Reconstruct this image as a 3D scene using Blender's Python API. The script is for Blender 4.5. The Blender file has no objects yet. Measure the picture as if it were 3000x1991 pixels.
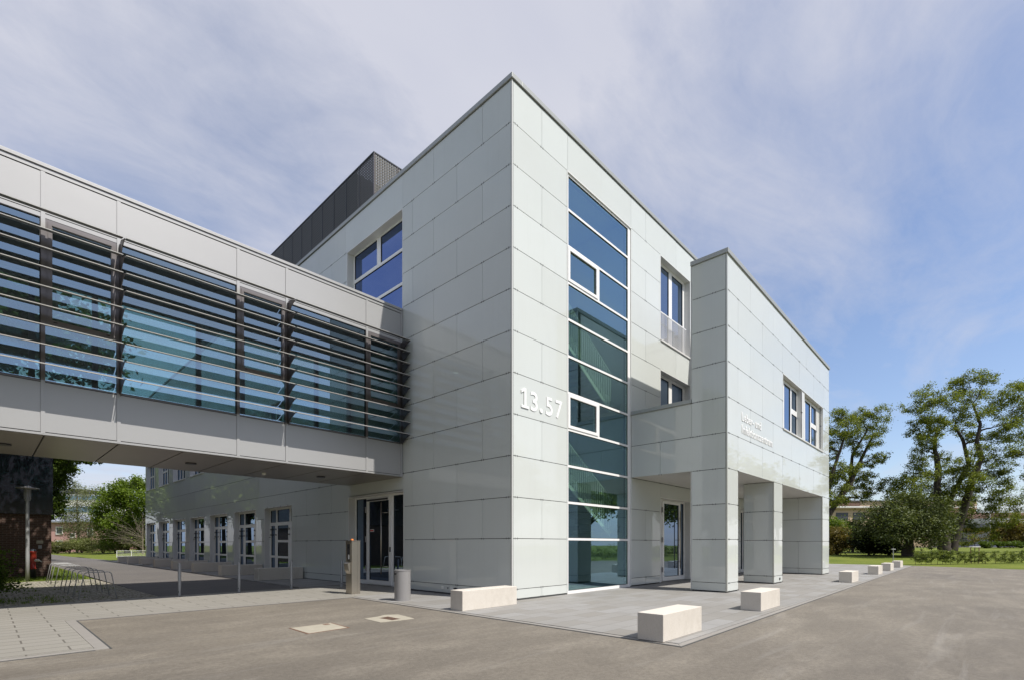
import bpy, math, random
import numpy as np
from mathutils import Vector, Matrix

random.seed(7)
rng = np.random.default_rng(7)
R = math.radians
scn = bpy.context.scene
COL = scn.collection

# ---------------------------------------------------------------- camera
F_PX = 1460.0
ANG = math.atan(1375 / F_PX)            # the street facade runs this far right of the view axis
EYE = 1.5
FW = (math.cos(ANG), math.sin(ANG))
RT = (math.sin(ANG), -math.cos(ANG))
CAM = (-13.2727 * FW[0], -13.2727 * FW[1])
cd = bpy.data.cameras.new('camera'); cam = bpy.data.objects.new('camera', cd); COL.objects.link(cam)
cam.location = (CAM[0], CAM[1], EYE)
cam.rotation_euler = (R(90), 0, ANG - R(90))
cd.sensor_width = 36; cd.lens = F_PX / 3000 * 36
cd.shift_y = (1594 - 995.5) / 3000
cd.clip_start = 0.1; cd.clip_end = 3000
scn.camera = cam

# ---------------------------------------------------------------- light
SUN_EL = 55.0; SUN_AZ = 167.8           # clockwise from +Y
sd = Vector((math.sin(R(SUN_AZ)) * math.cos(R(SUN_EL)), math.cos(R(SUN_AZ)) * math.cos(R(SUN_EL)), math.sin(R(SUN_EL))))
ld = bpy.data.lights.new('sun', 'SUN'); ld.energy = 5.0; ld.angle = R(0.53); ld.color = (1.0, 0.955, 0.885)
lo = bpy.data.objects.new('sun', ld); COL.objects.link(lo)
lo.rotation_euler = (-sd).to_track_quat('-Z', 'Y').to_euler(); lo.location = (0, -20, 40)

scn.view_settings.view_transform = 'Standard'
scn.view_settings.look = 'None'
scn.view_settings.exposure = 0.20
scn.view_settings.gamma = 1
scn.cycles.use_denoising = True
scn.cycles.max_bounces = 10
scn.cycles.transparent_max_bounces = 24
scn.cycles.glossy_bounces = 5
scn.cycles.diffuse_bounces = 4
scn.cycles.caustics_reflective = False
scn.cycles.caustics_refractive = False
scn.cycles.sample_clamp_indirect = 6


class NT:
    """tiny helper round a node tree"""
    def __init__(s, tree): s.t = tree; s.n = tree.nodes; s.l = tree.links
    def add(s, typ, **kw):
        nd = s.n.new(typ)
        for k, v in kw.items():
            if k in ('inp',):
                for a, b in v.items():
                    if hasattr(b, 'is_output'): s.l.new(b, nd.inputs[a])
                    else: nd.inputs[a].default_value = b
            else: setattr(nd, k, v)
        return nd
    def math(s, op, a, b=0.0, c=0.0, clamp=False):
        nd = s.n.new('ShaderNodeMath'); nd.operation = op; nd.use_clamp = clamp
        for i, v in enumerate((a, b, c)):
            if hasattr(v, 'is_output'): s.l.new(v, nd.inputs[i])
            else: nd.inputs[i].default_value = v
        return nd.outputs[0]
    def mix(s, fac, a, b, mode='MIX'):
        nd = s.n.new('ShaderNodeMix'); nd.data_type = 'RGBA'; nd.blend_type = mode
        for i, v in ((0, fac), (6, a), (7, b)):
            if hasattr(v, 'is_output'): s.l.new(v, nd.inputs[i])
            else: nd.inputs[i].default_value = (v if i == 0 else (tuple(v) + (1,))[:4])
        return nd.outputs[2]
    def ramp(s, fac, stops):
        nd = s.n.new('ShaderNodeValToRGB'); s.l.new(fac, nd.inputs[0])
        e = nd.color_ramp.elements
        while len(e) < len(stops): e.new(0.5)
        for el, (p, c) in zip(e, stops):
            el.position = p; el.color = (c, c, c, 1) if not hasattr(c, '__len__') else tuple(c) + (1,)
        return nd.outputs[0]


def at(px, d, z=0.0):
    """a point d metres in front of the camera station, seen in column px"""
    k = (px - 1500) / F_PX * d
    return Vector((CAM[0] + FW[0] * d + RT[0] * k, CAM[1] + FW[1] * d + RT[1] * k, z))

def zat(py, d): return EYE - (py - 1594) / F_PX * d

# ---------------------------------------------------------------- sky
w = bpy.data.worlds.new('World'); scn.world = w; w.use_nodes = True
N = NT(w.node_tree); N.n.clear()
sky = N.add('ShaderNodeTexSky'); sky.sky_type = 'NISHITA'; sky.sun_disc = False
sky.sun_elevation = R(SUN_EL); sky.sun_rotation = R(SUN_AZ)
sky.altitude = 50; sky.air_density = 1.0; sky.dust_density = 1.0; sky.ozone_density = 2.5
tc = N.add('ShaderNodeTexCoord')
sep = N.add('ShaderNodeSeparateXYZ', inp={0: tc.outputs['Generated']})
zc = N.math('MAXIMUM', sep.outputs[2], 0.0)
den = N.math('ADD', zc, 0.16)
u_ = N.math('DIVIDE', sep.outputs[0], den); v_ = N.math('DIVIDE', sep.outputs[1], den)
cmb = N.add('ShaderNodeCombineXYZ', inp={0: u_, 1: v_, 2: 0.0})
mp = N.add('ShaderNodeMapping', inp={'Vector': cmb.outputs[0]}); mp.inputs['Rotation'].default_value = (0, 0, R(-62)); mp.inputs['Scale'].default_value = (1.0, 1.75, 1)
n1 = N.add('ShaderNodeTexNoise', inp={'Vector': mp.outputs[0], 'Scale': 1.35, 'Detail': 9.0, 'Roughness': 0.60, 'Distortion': 0.7})
n2 = N.add('ShaderNodeTexNoise', inp={'Vector': mp.outputs[0], 'Scale': 5.5, 'Detail': 9.0, 'Roughness': 0.66, 'Distortion': 0.5})
def lobe(px, py, lo, hi):
    v = Vector((FW[0] + RT[0] * (px - 1500) / F_PX, FW[1] + RT[1] * (px - 1500) / F_PX, (1594 - py) / F_PX)).normalized()
    dt = N.add('ShaderNodeVectorMath', operation='DOT_PRODUCT', inp={0: tc.outputs['Generated']}); dt.inputs[1].default_value = v
    mr = N.add('ShaderNodeMapRange', inp={0: dt.outputs['Value'], 1: lo, 2: hi, 3: 0.0, 4: 1.0}); mr.interpolation_type = 'SMOOTHSTEP'
    return mr.outputs[0]
blue1 = lobe(2420, 900, 0.83, 0.985)
blue2 = lobe(780, 640, 0.93, 0.998)
veil = lobe(1350, 80, 0.72, 0.96)
cov = N.math('ADD', N.math('MULTIPLY', n1.outputs[0], 0.8), N.math('MULTIPLY', n2.outputs[0], 0.26))
cov = N.math('ADD', cov, 0.07)
veil2 = lobe(350, 250, 0.80, 0.985)
cov = N.math('ADD', cov, N.math('MULTIPLY', veil2, 0.12))
topr = lobe(2900, 60, 0.90, 0.995)
cov = N.math('ADD', cov, N.math('MULTIPLY', topr, 0.20))
cov = N.math('ADD', cov, N.math('MULTIPLY', veil, 0.26))
cov = N.math('SUBTRACT', cov, N.math('MULTIPLY', blue1, 0.31))
cov = N.math('SUBTRACT', cov, N.math('MULTIPLY', blue2, 0.27))
low = N.add('ShaderNodeMapRange', inp={0: sep.outputs[2], 1: 0.02, 2: 0.22, 3: 0.12, 4: 0.0}).outputs[0]
cov = N.math('ADD', cov, low)
mask = N.ramp(cov, [(0.34, 0.04), (0.62, 0.52), (0.88, 0.96)])
nb = N.add('ShaderNodeTexNoise', inp={'Vector': mp.outputs[0], 'Scale': 2.2, 'Detail': 4.0})
ccol = N.mix(nb.outputs[0], (5.0, 5.2, 6.25), (6.5, 6.55, 7.1))
blue_tint = N.mix(1.0, sky.outputs[0], (1.48, 1.43, 1.48), 'MULTIPLY')
col = N.mix(mask, blue_tint, ccol)
bg = N.add('ShaderNodeBackground', inp={0: col, 1: 0.10})
wo = N.add('ShaderNodeOutputWorld', inp={0: bg.outputs[0]})

# ---------------------------------------------------------------- materials
MATS = {}
def mat(name):
    m = bpy.data.materials.new(name); m.use_nodes = True
    n = NT(m.node_tree); n.n.clear()
    out = n.add('ShaderNodeOutputMaterial')
    MATS[name] = m
    return m, n, out

def principled(n, out, **kw):
    p = n.add('ShaderNodeBsdfPrincipled')
    for k, v in kw.items():
        k = k.replace('_', ' ')
        if hasattr(v, 'is_output'): n.l.new(v, p.inputs[k])
        else: p.inputs[k].default_value = (tuple(v) + (1,))[:4] if hasattr(v, '__len__') else v
    n.l.new(p.outputs[0], out.inputs[0])
    return p

def pos(n, scale=(1, 1, 1), rot=(0, 0, 0)):
    g = n.add('ShaderNodeTexCoord')
    mpp = n.add('ShaderNodeMapping', inp={'Vector': g.outputs['Object']})
    mpp.inputs['Scale'].default_value = scale; mpp.inputs['Rotation'].default_value = rot
    return mpp.outputs[0]

def noise(n, vec, scale, detail=4, rough=0.5, dist=0.0):
    return n.add('ShaderNodeTexNoise', inp={'Vector': vec, 'Scale': scale, 'Detail': float(detail), 'Roughness': rough, 'Distortion': dist}).outputs[0]

def bump(n, h, strength, dist=0.01):
    return n.add('ShaderNodeBump', inp={'Height': h, 'Strength': strength, 'Distance': dist}).outputs[0]

def simple(name, col, rough=0.5, metal=0.0, var=0.08, vscale=3.0, spec=0.5, coat=0.0, bmp=0.0, bscale=60):
    m, n, out = mat(name)
    v = pos(n)
    f = noise(n, v, vscale, 5, 0.6)
    c = n.mix(f, tuple(x * (1 - var) for x in col), tuple(min(1, x * (1 + var)) for x in col))
    kw = dict(Base_Color=c, Roughness=rough, Metallic=metal, Coat_Weight=coat, Coat_Roughness=0.05)
    kw['Specular_IOR_Level'] = spec
    if bmp: kw['Normal'] = bump(n, noise(n, v, bscale, 4, 0.6), bmp)
    principled(n, out, **kw)
    return m

# back painted glass cladding: per panel tone through a face attribute
def make_cladding():
    m, n, out = mat('white_glass_cladding')
    a = n.add('ShaderNodeAttribute', attribute_name='tone').outputs['Fac']
    c = n.mix(a, (0.548, 0.572, 0.546), (0.586, 0.614, 0.592))
    v = pos(n)
    d = noise(n, v, 0.7, 5, 0.6)
    c = n.mix(n.math('MULTIPLY', n.math('SUBTRACT', d, 0.45, clamp=True), 0.5), c, (0.47, 0.475, 0.44))
    stk = noise(n, pos(n, (9, 9, 0.35)), 1.0, 5, 0.6)
    c = n.mix(n.math('MULTIPLY', n.ramp(stk, [(0.55, 0.0), (0.80, 1.0)]), 0.16), c, (0.44, 0.445, 0.41))
    big = noise(n, v, 0.35, 1, 0.4)
    principled(n, out, Base_Color=c, Roughness=0.5, Specular_IOR_Level=0.0, Coat_Weight=1.0, Coat_Roughness=0.012, Coat_IOR=1.52,
               Normal=bump(n, big, 0.05, 0.02), Coat_Normal=bump(n, noise(n, v, 0.9, 2, 0.5), 0.10, 0.02))
make_cladding()
simple('joint_dark', (0.05, 0.052, 0.052), 0.8)
simple('white_metal', (0.62, 0.62, 0.60), 0.35, 0, 0.03)
simple('light_trim', (0.55, 0.55, 0.50), 0.30, 0.3, 0.03)
simple('coping_metal', (0.36, 0.37, 0.355), 0.42, 0.25, 0.05)
simple('clip_steel', (0.16, 0.16, 0.16), 0.4, 0.6)
simple('white_frame', (0.78, 0.775, 0.76), 0.28, 0, 0.02)
simple('soffit_panel', (0.60, 0.585, 0.56), 0.45, 0, 0.03)
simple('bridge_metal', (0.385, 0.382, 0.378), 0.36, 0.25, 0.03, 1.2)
simple('bridge_frame_shade', (0.17, 0.155, 0.155), 0.35, 0.3, 0.03)  # frame grey darkened to stand in for the louvres' shade
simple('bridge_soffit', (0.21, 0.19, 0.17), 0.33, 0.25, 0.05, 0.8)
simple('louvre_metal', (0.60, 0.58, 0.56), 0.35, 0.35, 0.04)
simple('louvre_under_shade', (0.10, 0.095, 0.092), 0.5, 0.3, 0.04)  # blade metal darkened, paints shade onto the undersides
simple('bracket_metal', (0.11, 0.10, 0.10), 0.4, 0.6)
simple('dark_metal', (0.05, 0.05, 0.055), 0.4, 0.3)
simple('black_rubber', (0.012, 0.012, 0.012), 0.6)
simple('room_wall', (0.42, 0.45, 0.43), 0.8)
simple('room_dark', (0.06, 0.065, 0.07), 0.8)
simple('room_floor', (0.22, 0.22, 0.21), 0.5)
simple('stair_metal', (0.55, 0.58, 0.53), 0.4, 0.1)
simple('stair_slab', (0.20, 0.22, 0.21), 0.7)
simple('letter_white', (0.80, 0.80, 0.79), 0.35, 0, 0.01)
simple('stainless', (0.46, 0.42, 0.36), 0.30, 0.9, 0.08, 2.0)
simple('grey_enamel', (0.27, 0.262, 0.258), 0.35, 0.1, 0.04)
simple('galvanised', (0.34, 0.345, 0.345), 0.5, 0.25, 0.15, 14)
simple('hydrant_red', (0.34, 0.03, 0.018), 0.35)
simple('orange_lamp', (0.75, 0.20, 0.03), 0.3)
simple('sticker_white', (0.75, 0.75, 0.72), 0.5)
simple('sticker_red', (0.5, 0.03, 0.03), 0.5)
simple('bark', (0.045, 0.036, 0.028), 0.9, 0, 0.4, 6, bmp=0.6, bscale=18)
simple('pale_bark', (0.15, 0.125, 0.09), 0.85, 0, 0.35, 9)
simple('stake_wood', (0.30, 0.20, 0.12), 0.8, 0, 0.2, 8)
simple('pink_render', (0.50, 0.29, 0.27), 0.85, 0, 0.05)
simple('tan_render', (0.48, 0.36, 0.25), 0.85, 0, 0.08, 0.8)
simple('brown_band', (0.17, 0.10, 0.075), 0.8, 0, 0.1)
simple('white_render', (0.75, 0.73, 0.70), 0.7, 0, 0.04)
simple('pale_roof', (0.55, 0.57, 0.56), 0.5)
simple('slate_roof', (0.26, 0.28, 0.33), 0.5, 0, 0.08)
simple('fascia_dark', (0.05, 0.055, 0.068), 0.4)
simple('grey_cladding', (0.33, 0.34, 0.37), 0.5)
simple('blue_band', (0.16, 0.26, 0.38), 0.15, 0, 0.3, 0.5)
simple('rail_white', (0.72, 0.72, 0.70), 0.4)
simple('drain_concrete', (0.345, 0.315, 0.25), 0.85, 0, 0.22, 6, bmp=0.3)
simple('rust', (0.15, 0.08, 0.05), 0.8, 0, 0.35, 20)
simple('iron', (0.05, 0.04, 0.035), 0.6, 0.3)

def make_glass(name, tint, base, refl, rcol=(1, 1, 1)):
    """panes are thin boxes: the entry face tints and mirrors, the exit face lets all through"""
    m, n, out = mat(name)
    tr = n.add('ShaderNodeBsdfTransparent', inp={0: tuple(tint) + (1,)})
    gl = n.add('ShaderNodeBsdfGlossy', inp={0: tuple(rcol) + (1,), 'Roughness': 0.0})
    wv = noise(n, pos(n), 0.9, 1, 0.4)
    n.l.new(bump(n, wv, 0.012, 0.01), gl.inputs['Normal'])
    fr = n.add('ShaderNodeFresnel', inp={'IOR': 1.5}).outputs[0]
    fac = n.math('ADD', n.math('MULTIPLY', fr, 1 - base), refl, clamp=True)
    mx = n.add('ShaderNodeMixShader', inp={0: fac, 1: tr.outputs[0], 2: gl.outputs[0]})
    bf = n.add('ShaderNodeNewGeometry').outputs['Backfacing']
    t2 = n.add('ShaderNodeBsdfTransparent')
    m2 = n.add('ShaderNodeMixShader', inp={0: bf, 1: mx.outputs[0], 2: t2.outputs[0]})
    n.l.new(m2.outputs[0], out.inputs[0])
make_glass('clear_glass', (0.33, 0.53, 0.52), 0.0, 0.30, (0.66, 0.86, 1.0))
make_glass('rear_glass', (0.62, 0.80, 0.78), 0.0, 0.06, (0.8, 0.9, 1.0))
make_glass('stair_glass', (0.62, 0.82, 0.70), 0.2, 0.33, (0.50, 0.78, 1.0))

def make_dark_glass(name, base, rcol, refl):
    m, n, out = mat(name)
    df = n.add('ShaderNodeBsdfDiffuse', inp={0: tuple(base) + (1,)})
    gl = n.add('ShaderNodeBsdfGlossy', inp={0: tuple(rcol) + (1,), 'Roughness': 0.0})
    wv = noise(n, pos(n), 0.8, 1, 0.4)
    n.l.new(bump(n, wv, 0.03, 0.01), gl.inputs['Normal'])
    fr = n.add('ShaderNodeFresnel', inp={'IOR': 1.5}).outputs[0]
    fac = n.math('ADD', fr, refl, clamp=True)
    mx = n.add('ShaderNodeMixShader', inp={0: fac, 1: df.outputs[0], 2: gl.outputs[0]})
    n.l.new(mx.outputs[0], out.inputs[0])
make_dark_glass('window_glass', (0.02, 0.025, 0.03), (0.50, 0.66, 0.90), 0.30)
make_dark_glass('deep_blue_glass', (0.01, 0.012, 0.02), (0.36, 0.50, 0.92), 0.36)
simple('dark_cladding_glass', (0.008, 0.008, 0.012), 0.22, 0, 0.1)

# asphalt
def make_asphalt(name, base, warm, dusty):
    m, n, out = mat(name)
    v = pos(n)
    big = noise(n, v, 0.16, 5, 0.6, 0.4)
    mid = noise(n, pos(n, (0.7, 1.6, 1), (0, 0, R(-40))), 0.8, 6, 0.62)
    fine = noise(n, v, 95, 3, 0.75)
    grain = noise(n, v, 15, 5, 0.8)
    c = n.mix(n.ramp(big, [(0.35, 0.0), (0.66, 1.0)]), base, warm)
    c = n.mix(n.math('MULTIPLY', n.ramp(mid, [(0.46, 0.0), (0.80, 1.0)]), dusty), c, (0.32, 0.285, 0.23))
    c = n.mix(n.ramp(fine, [(0.30, 0.55), (0.5, 0.0)]), c, tuple(x * 0.35 for x in base))
    c = n.mix(n.ramp(fine, [(0.60, 0.0), (0.72, 0.5)]), c, (0.46, 0.43, 0.38))
    c = n.mix(n.ramp(grain, [(0.40, 0.45), (0.56, 0.0)]), c, tuple(x * 0.6 for x in base))
    strk = noise(n, pos(n, (0.22, 2.6, 1), (0, 0, R(-20))), 1.1, 6, 0.65, 0.6)
    c = n.mix(n.math('MULTIPLY', n.ramp(strk, [(0.56, 0.0), (0.74, 1.0)]), 0.30 * (1 if dusty > 0.4 else 0.4)), c, (0.30, 0.285, 0.26))
    spk = n.add('ShaderNodeTexVoronoi', inp={'Vector': v, 'Scale': 26.0}).outputs[0]
    c = n.mix(n.ramp(spk, [(0.06, 0.55), (0.11, 0.0)]), c, (0.42, 0.39, 0.34))
    st = noise(n, pos(n, (1, 1, 1)), 1.7, 7, 0.7, 1.2)
    c = n.mix(n.math('MULTIPLY', n.ramp(st, [(0.58, 0.0), (0.70, 1.0)]), 0.34), c, tuple(x * 0.6 for x in base))
    principled(n, out, Base_Color=c, Roughness=0.82, Normal=bump(n, fine, 0.5, 0.008))
make_asphalt('asphalt', (0.134, 0.117, 0.095), (0.190, 0.166, 0.131), 0.6)
make_asphalt('road_asphalt', (0.115, 0.105, 0.098), (0.145, 0.132, 0.120), 0.2)

def make_paving(name, c1, c2, mortar, bw, bh, ms, rot=0.0, off=0.5, bmpd=0.3):
    m, n, out = mat(name)
    v = pos(n, (1, 1, 1), (0, 0, rot))
    br = n.add('ShaderNodeTexBrick', inp={'Vector': v, 'Color1': tuple(c1) + (1,), 'Color2': tuple(c2) + (1,), 'Mortar': tuple(mortar) + (1,), 'Scale': 1.0,
               'Mortar Size': ms, 'Mortar Smooth': 0.15, 'Bias': 0.0, 'Brick Width': bw, 'Row Height': bh})
    br.offset = off
    p = pos(n)
    big = noise(n, p, 0.5, 6, 0.6); fine = noise(n, p, 140, 2, 0.7)
    c = n.mix(n.math('MULTIPLY', n.ramp(big, [(0.4, 0.0), (0.7, 1.0)]), 0.35), br.outputs[0], tuple(x * 0.72 for x in c1))
    c = n.mix(n.ramp(fine, [(0.35, 0.28), (0.55, 0.0)]), c, tuple(x * 0.5 for x in c1))
    principled(n, out, Base_Color=c, Roughness=0.72, Normal=bump(n, n.math('ADD', n.math('MULTIPLY', br.outputs[1], -1.0), n.math('MULTIPLY', fine, 0.15)), bmpd, 0.01))
make_paving('granite_paving', (0.235, 0.222, 0.200), (0.292, 0.286, 0.276), (0.13, 0.12, 0.105), 0.8, 0.4, 0.006, 0.0, 0.37, 0.15)
make_paving('slab_paving', (0.262, 0.247, 0.215), (0.282, 0.267, 0.236), (0.10, 0.09, 0.075), 1.1, 0.36, 0.012, 0.0, 0.42, 0.3)
simple('kerb_stone', (0.24, 0.225, 0.205), 0.8, 0, 0.12, 4, bmp=0.2)

def make_cobble():
    m, n, out = mat('cobble_paving')
    v = pos(n)
    wob = n.add('ShaderNodeMapping', inp={'Vector': v})
    vo = n.add('ShaderNodeTexVoronoi', inp={'Vector': wob.outputs[0], 'Scale': 8.5, 'Randomness': 0.75}); vo.feature = 'DISTANCE_TO_EDGE'
    vc = n.add('ShaderNodeTexVoronoi', inp={'Vector': wob.outputs[0], 'Scale': 8.5, 'Randomness': 0.75})
    g = n.ramp(vo.outputs[0], [(0.02, 0.0), (0.14, 1.0)])
    sepc = n.add('ShaderNodeSeparateColor', inp={0: vc.outputs['Color']})
    st = n.mix(sepc.outputs[0], (0.32, 0.29, 0.235), (0.48, 0.44, 0.36))
    moss = noise(n, v, 1.3, 5, 0.6)
    mort = n.mix(n.ramp(moss, [(0.4, 0.0), (0.62, 1.0)]), (0.15, 0.13, 0.10), (0.11, 0.12, 0.05))
    c = n.mix(g, mort, st)
    principled(n, out, Base_Color=c, Roughness=0.85, Normal=bump(n, g, 0.9, 0.03))
make_cobble()

def make_grass():
    m, n, out = mat('lawn_grass')
    v = pos(n)
    a = noise(n, v, 0.25, 6, 0.65); b = noise(n, v, 14, 5, 0.75)
    c = n.mix(n.ramp(a, [(0.35, 0.0), (0.68, 1.0)]), (0.115, 0.145, 0.026), (0.20, 0.215, 0.045))
    c = n.mix(n.ramp(b, [(0.35, 0.6), (0.6, 0.0)]), c, (0.05, 0.09, 0.012))
    principled(n, out, Base_Color=c, Roughness=0.9, Normal=bump(n, b, 0.8, 0.05), Specular_IOR_Level=0.1)
make_grass()

def make_leaf(name, dark, light, trans=0.35):
    m, n, out = mat(name)
    g = n.add('ShaderNodeNewGeometry').outputs['Random Per Island']
    c = n.mix(g, dark, light)
    df = n.add('ShaderNodeBsdfDiffuse', inp={0: c})
    tl = n.add('ShaderNodeBsdfTranslucent', inp={0: n.mix(1.0, c, (1.2, 1.25, 0.5), 'MULTIPLY')})
    gl = n.add('ShaderNodeBsdfGlossy', inp={0: (0.8, 0.85, 0.8, 1), 'Roughness': 0.45})
    mx = n.add('ShaderNodeMixShader', inp={0: trans, 1: df.outputs[0], 2: tl.outputs[0]})
    m2 = n.add('ShaderNodeMixShader', inp={0: 0.015, 1: mx.outputs[0], 2: gl.outputs[0]})
    n.l.new(m2.outputs[0], out.inputs[0])
make_leaf('locust_leaf', (0.062, 0.086, 0.018), (0.235, 0.262, 0.058), 0.46)
make_leaf('bright_leaf', (0.055, 0.095, 0.012), (0.19, 0.26, 0.035), 0.42)
make_leaf('maple_leaf', (0.03, 0.055, 0.01), (0.12, 0.17, 0.03), 0.35)
make_leaf('dark_leaf', (0.018, 0.03, 0.01), (0.06, 0.08, 0.022), 0.2)
make_leaf('yew_leaf', (0.006, 0.010, 0.005), (0.022, 0.030, 0.012), 0.1)
make_leaf('hornbeam_leaf', (0.035, 0.052, 0.016), (0.15, 0.17, 0.065), 0.25)
make_leaf('rust_leaf', (0.07, 0.06, 0.015), (0.20, 0.15, 0.045), 0.3)
make_leaf('birch_leaf', (0.085, 0.10, 0.05), (0.27, 0.285, 0.15), 0.4)
make_leaf('hedge_leaf', (0.05, 0.08, 0.018), (0.26, 0.30, 0.09), 0.35)
make_leaf('bush_leaf', (0.07, 0.085, 0.025), (0.24, 0.25, 0.10), 0.3)

def make_brick():
    m, n, out = mat('dark_brick')
    g = n.add('ShaderNodeTexCoord')
    s = n.add('ShaderNodeSeparateXYZ', inp={0: g.outputs['Object']})
    cb = n.add('ShaderNodeCombineXYZ', inp={0: n.math('ADD', s.outputs[0], s.outputs[1]), 1: s.outputs[2], 2: 0.0})
    br = n.add('ShaderNodeTexBrick', inp={'Vector': cb.outputs[0], 'Color1': (0.075, 0.034, 0.022, 1), 'Color2': (0.042, 0.019, 0.014, 1), 'Mortar': (0.14, 0.11, 0.085, 1), 'Scale': 1.0,
               'Mortar Size': 0.011, 'Brick Width': 0.25, 'Row Height': 0.08})
    nz = noise(n, g.outputs['Object'], 3.0, 4, 0.6)
    c = n.mix(n.math('MULTIPLY', nz, 0.4), br.outputs[0], (0.07, 0.04, 0.03))
    principled(n, out, Base_Color=c, Roughness=0.85, Normal=bump(n, br.outputs[1], -0.3, 0.01))
make_brick()

def make_bench():
    m, n, out = mat('pale_concrete')
    v = pos(n)
    sp = noise(n, v, 70, 3, 0.7); st = noise(n, v, 3.2, 6, 0.65)
    hole = n.add('ShaderNodeTexVoronoi', inp={'Vector': v, 'Scale': 34.0}).outputs[0]
    c = n.mix(st, (0.55, 0.505, 0.44), (0.64, 0.60, 0.54))
    c = n.mix(n.ramp(sp, [(0.34, 0.4), (0.5, 0.0)]), c, (0.42, 0.37, 0.30))
    c = n.mix(n.math('MULTIPLY', n.ramp(noise(n, pos(n, (1, 1, 0.5)), 2.2, 6, 0.7), [(0.52, 0.0), (0.72, 1.0)]), 0.30), c, (0.36, 0.32, 0.26))
    c = n.mix(n.ramp(hole, [(0.05, 0.75), (0.10, 0.0)]), c, (0.26, 0.23, 0.19))
    principled(n, out, Base_Color=c, Roughness=0.75, Normal=bump(n, sp, 0.25, 0.004))
make_bench()

def make_mesh_metal():
    m, n, out = mat('perforated_metal')
    g = n.add('ShaderNodeTexCoord')
    s = n.add('ShaderNodeSeparateXYZ', inp={0: g.outputs['Object']})
    hcoord = n.math('ADD', s.outputs[0], s.outputs[1])
    P_ = 0.115
    a = n.math('LESS_THAN', n.math('FRACT', n.math('DIVIDE', hcoord, P_)), 0.60)
    b = n.math('LESS_THAN', n.math('FRACT', n.math('DIVIDE', s.outputs[2], P_)), 0.60)
    hole = n.math('MULTIPLY', a, b)
    pr = n.add('ShaderNodeBsdfPrincipled'); pr.inputs['Base Color'].default_value = (0.085, 0.084, 0.076, 1); pr.inputs['Metallic'].default_value = 0.5; pr.inputs['Roughness'].default_value = 0.5
    tr = n.add('ShaderNodeBsdfTransparent')
    mx = n.add('ShaderNodeMixShader', inp={0: hole, 1: pr.outputs[0], 2: tr.outputs[0]})
    n.l.new(mx.outputs[0], out.inputs[0])
make_mesh_metal()
simple('plant_room_dark', (0.022, 0.023, 0.025), 0.7)
m_, n_, o_ = mat('downlight_glow')
em = n_.add('ShaderNodeEmission', inp={0: (1, 0.9, 0.7, 1), 1: 3.0}); n_.l.new(em.outputs[0], o_.inputs[0])

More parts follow.
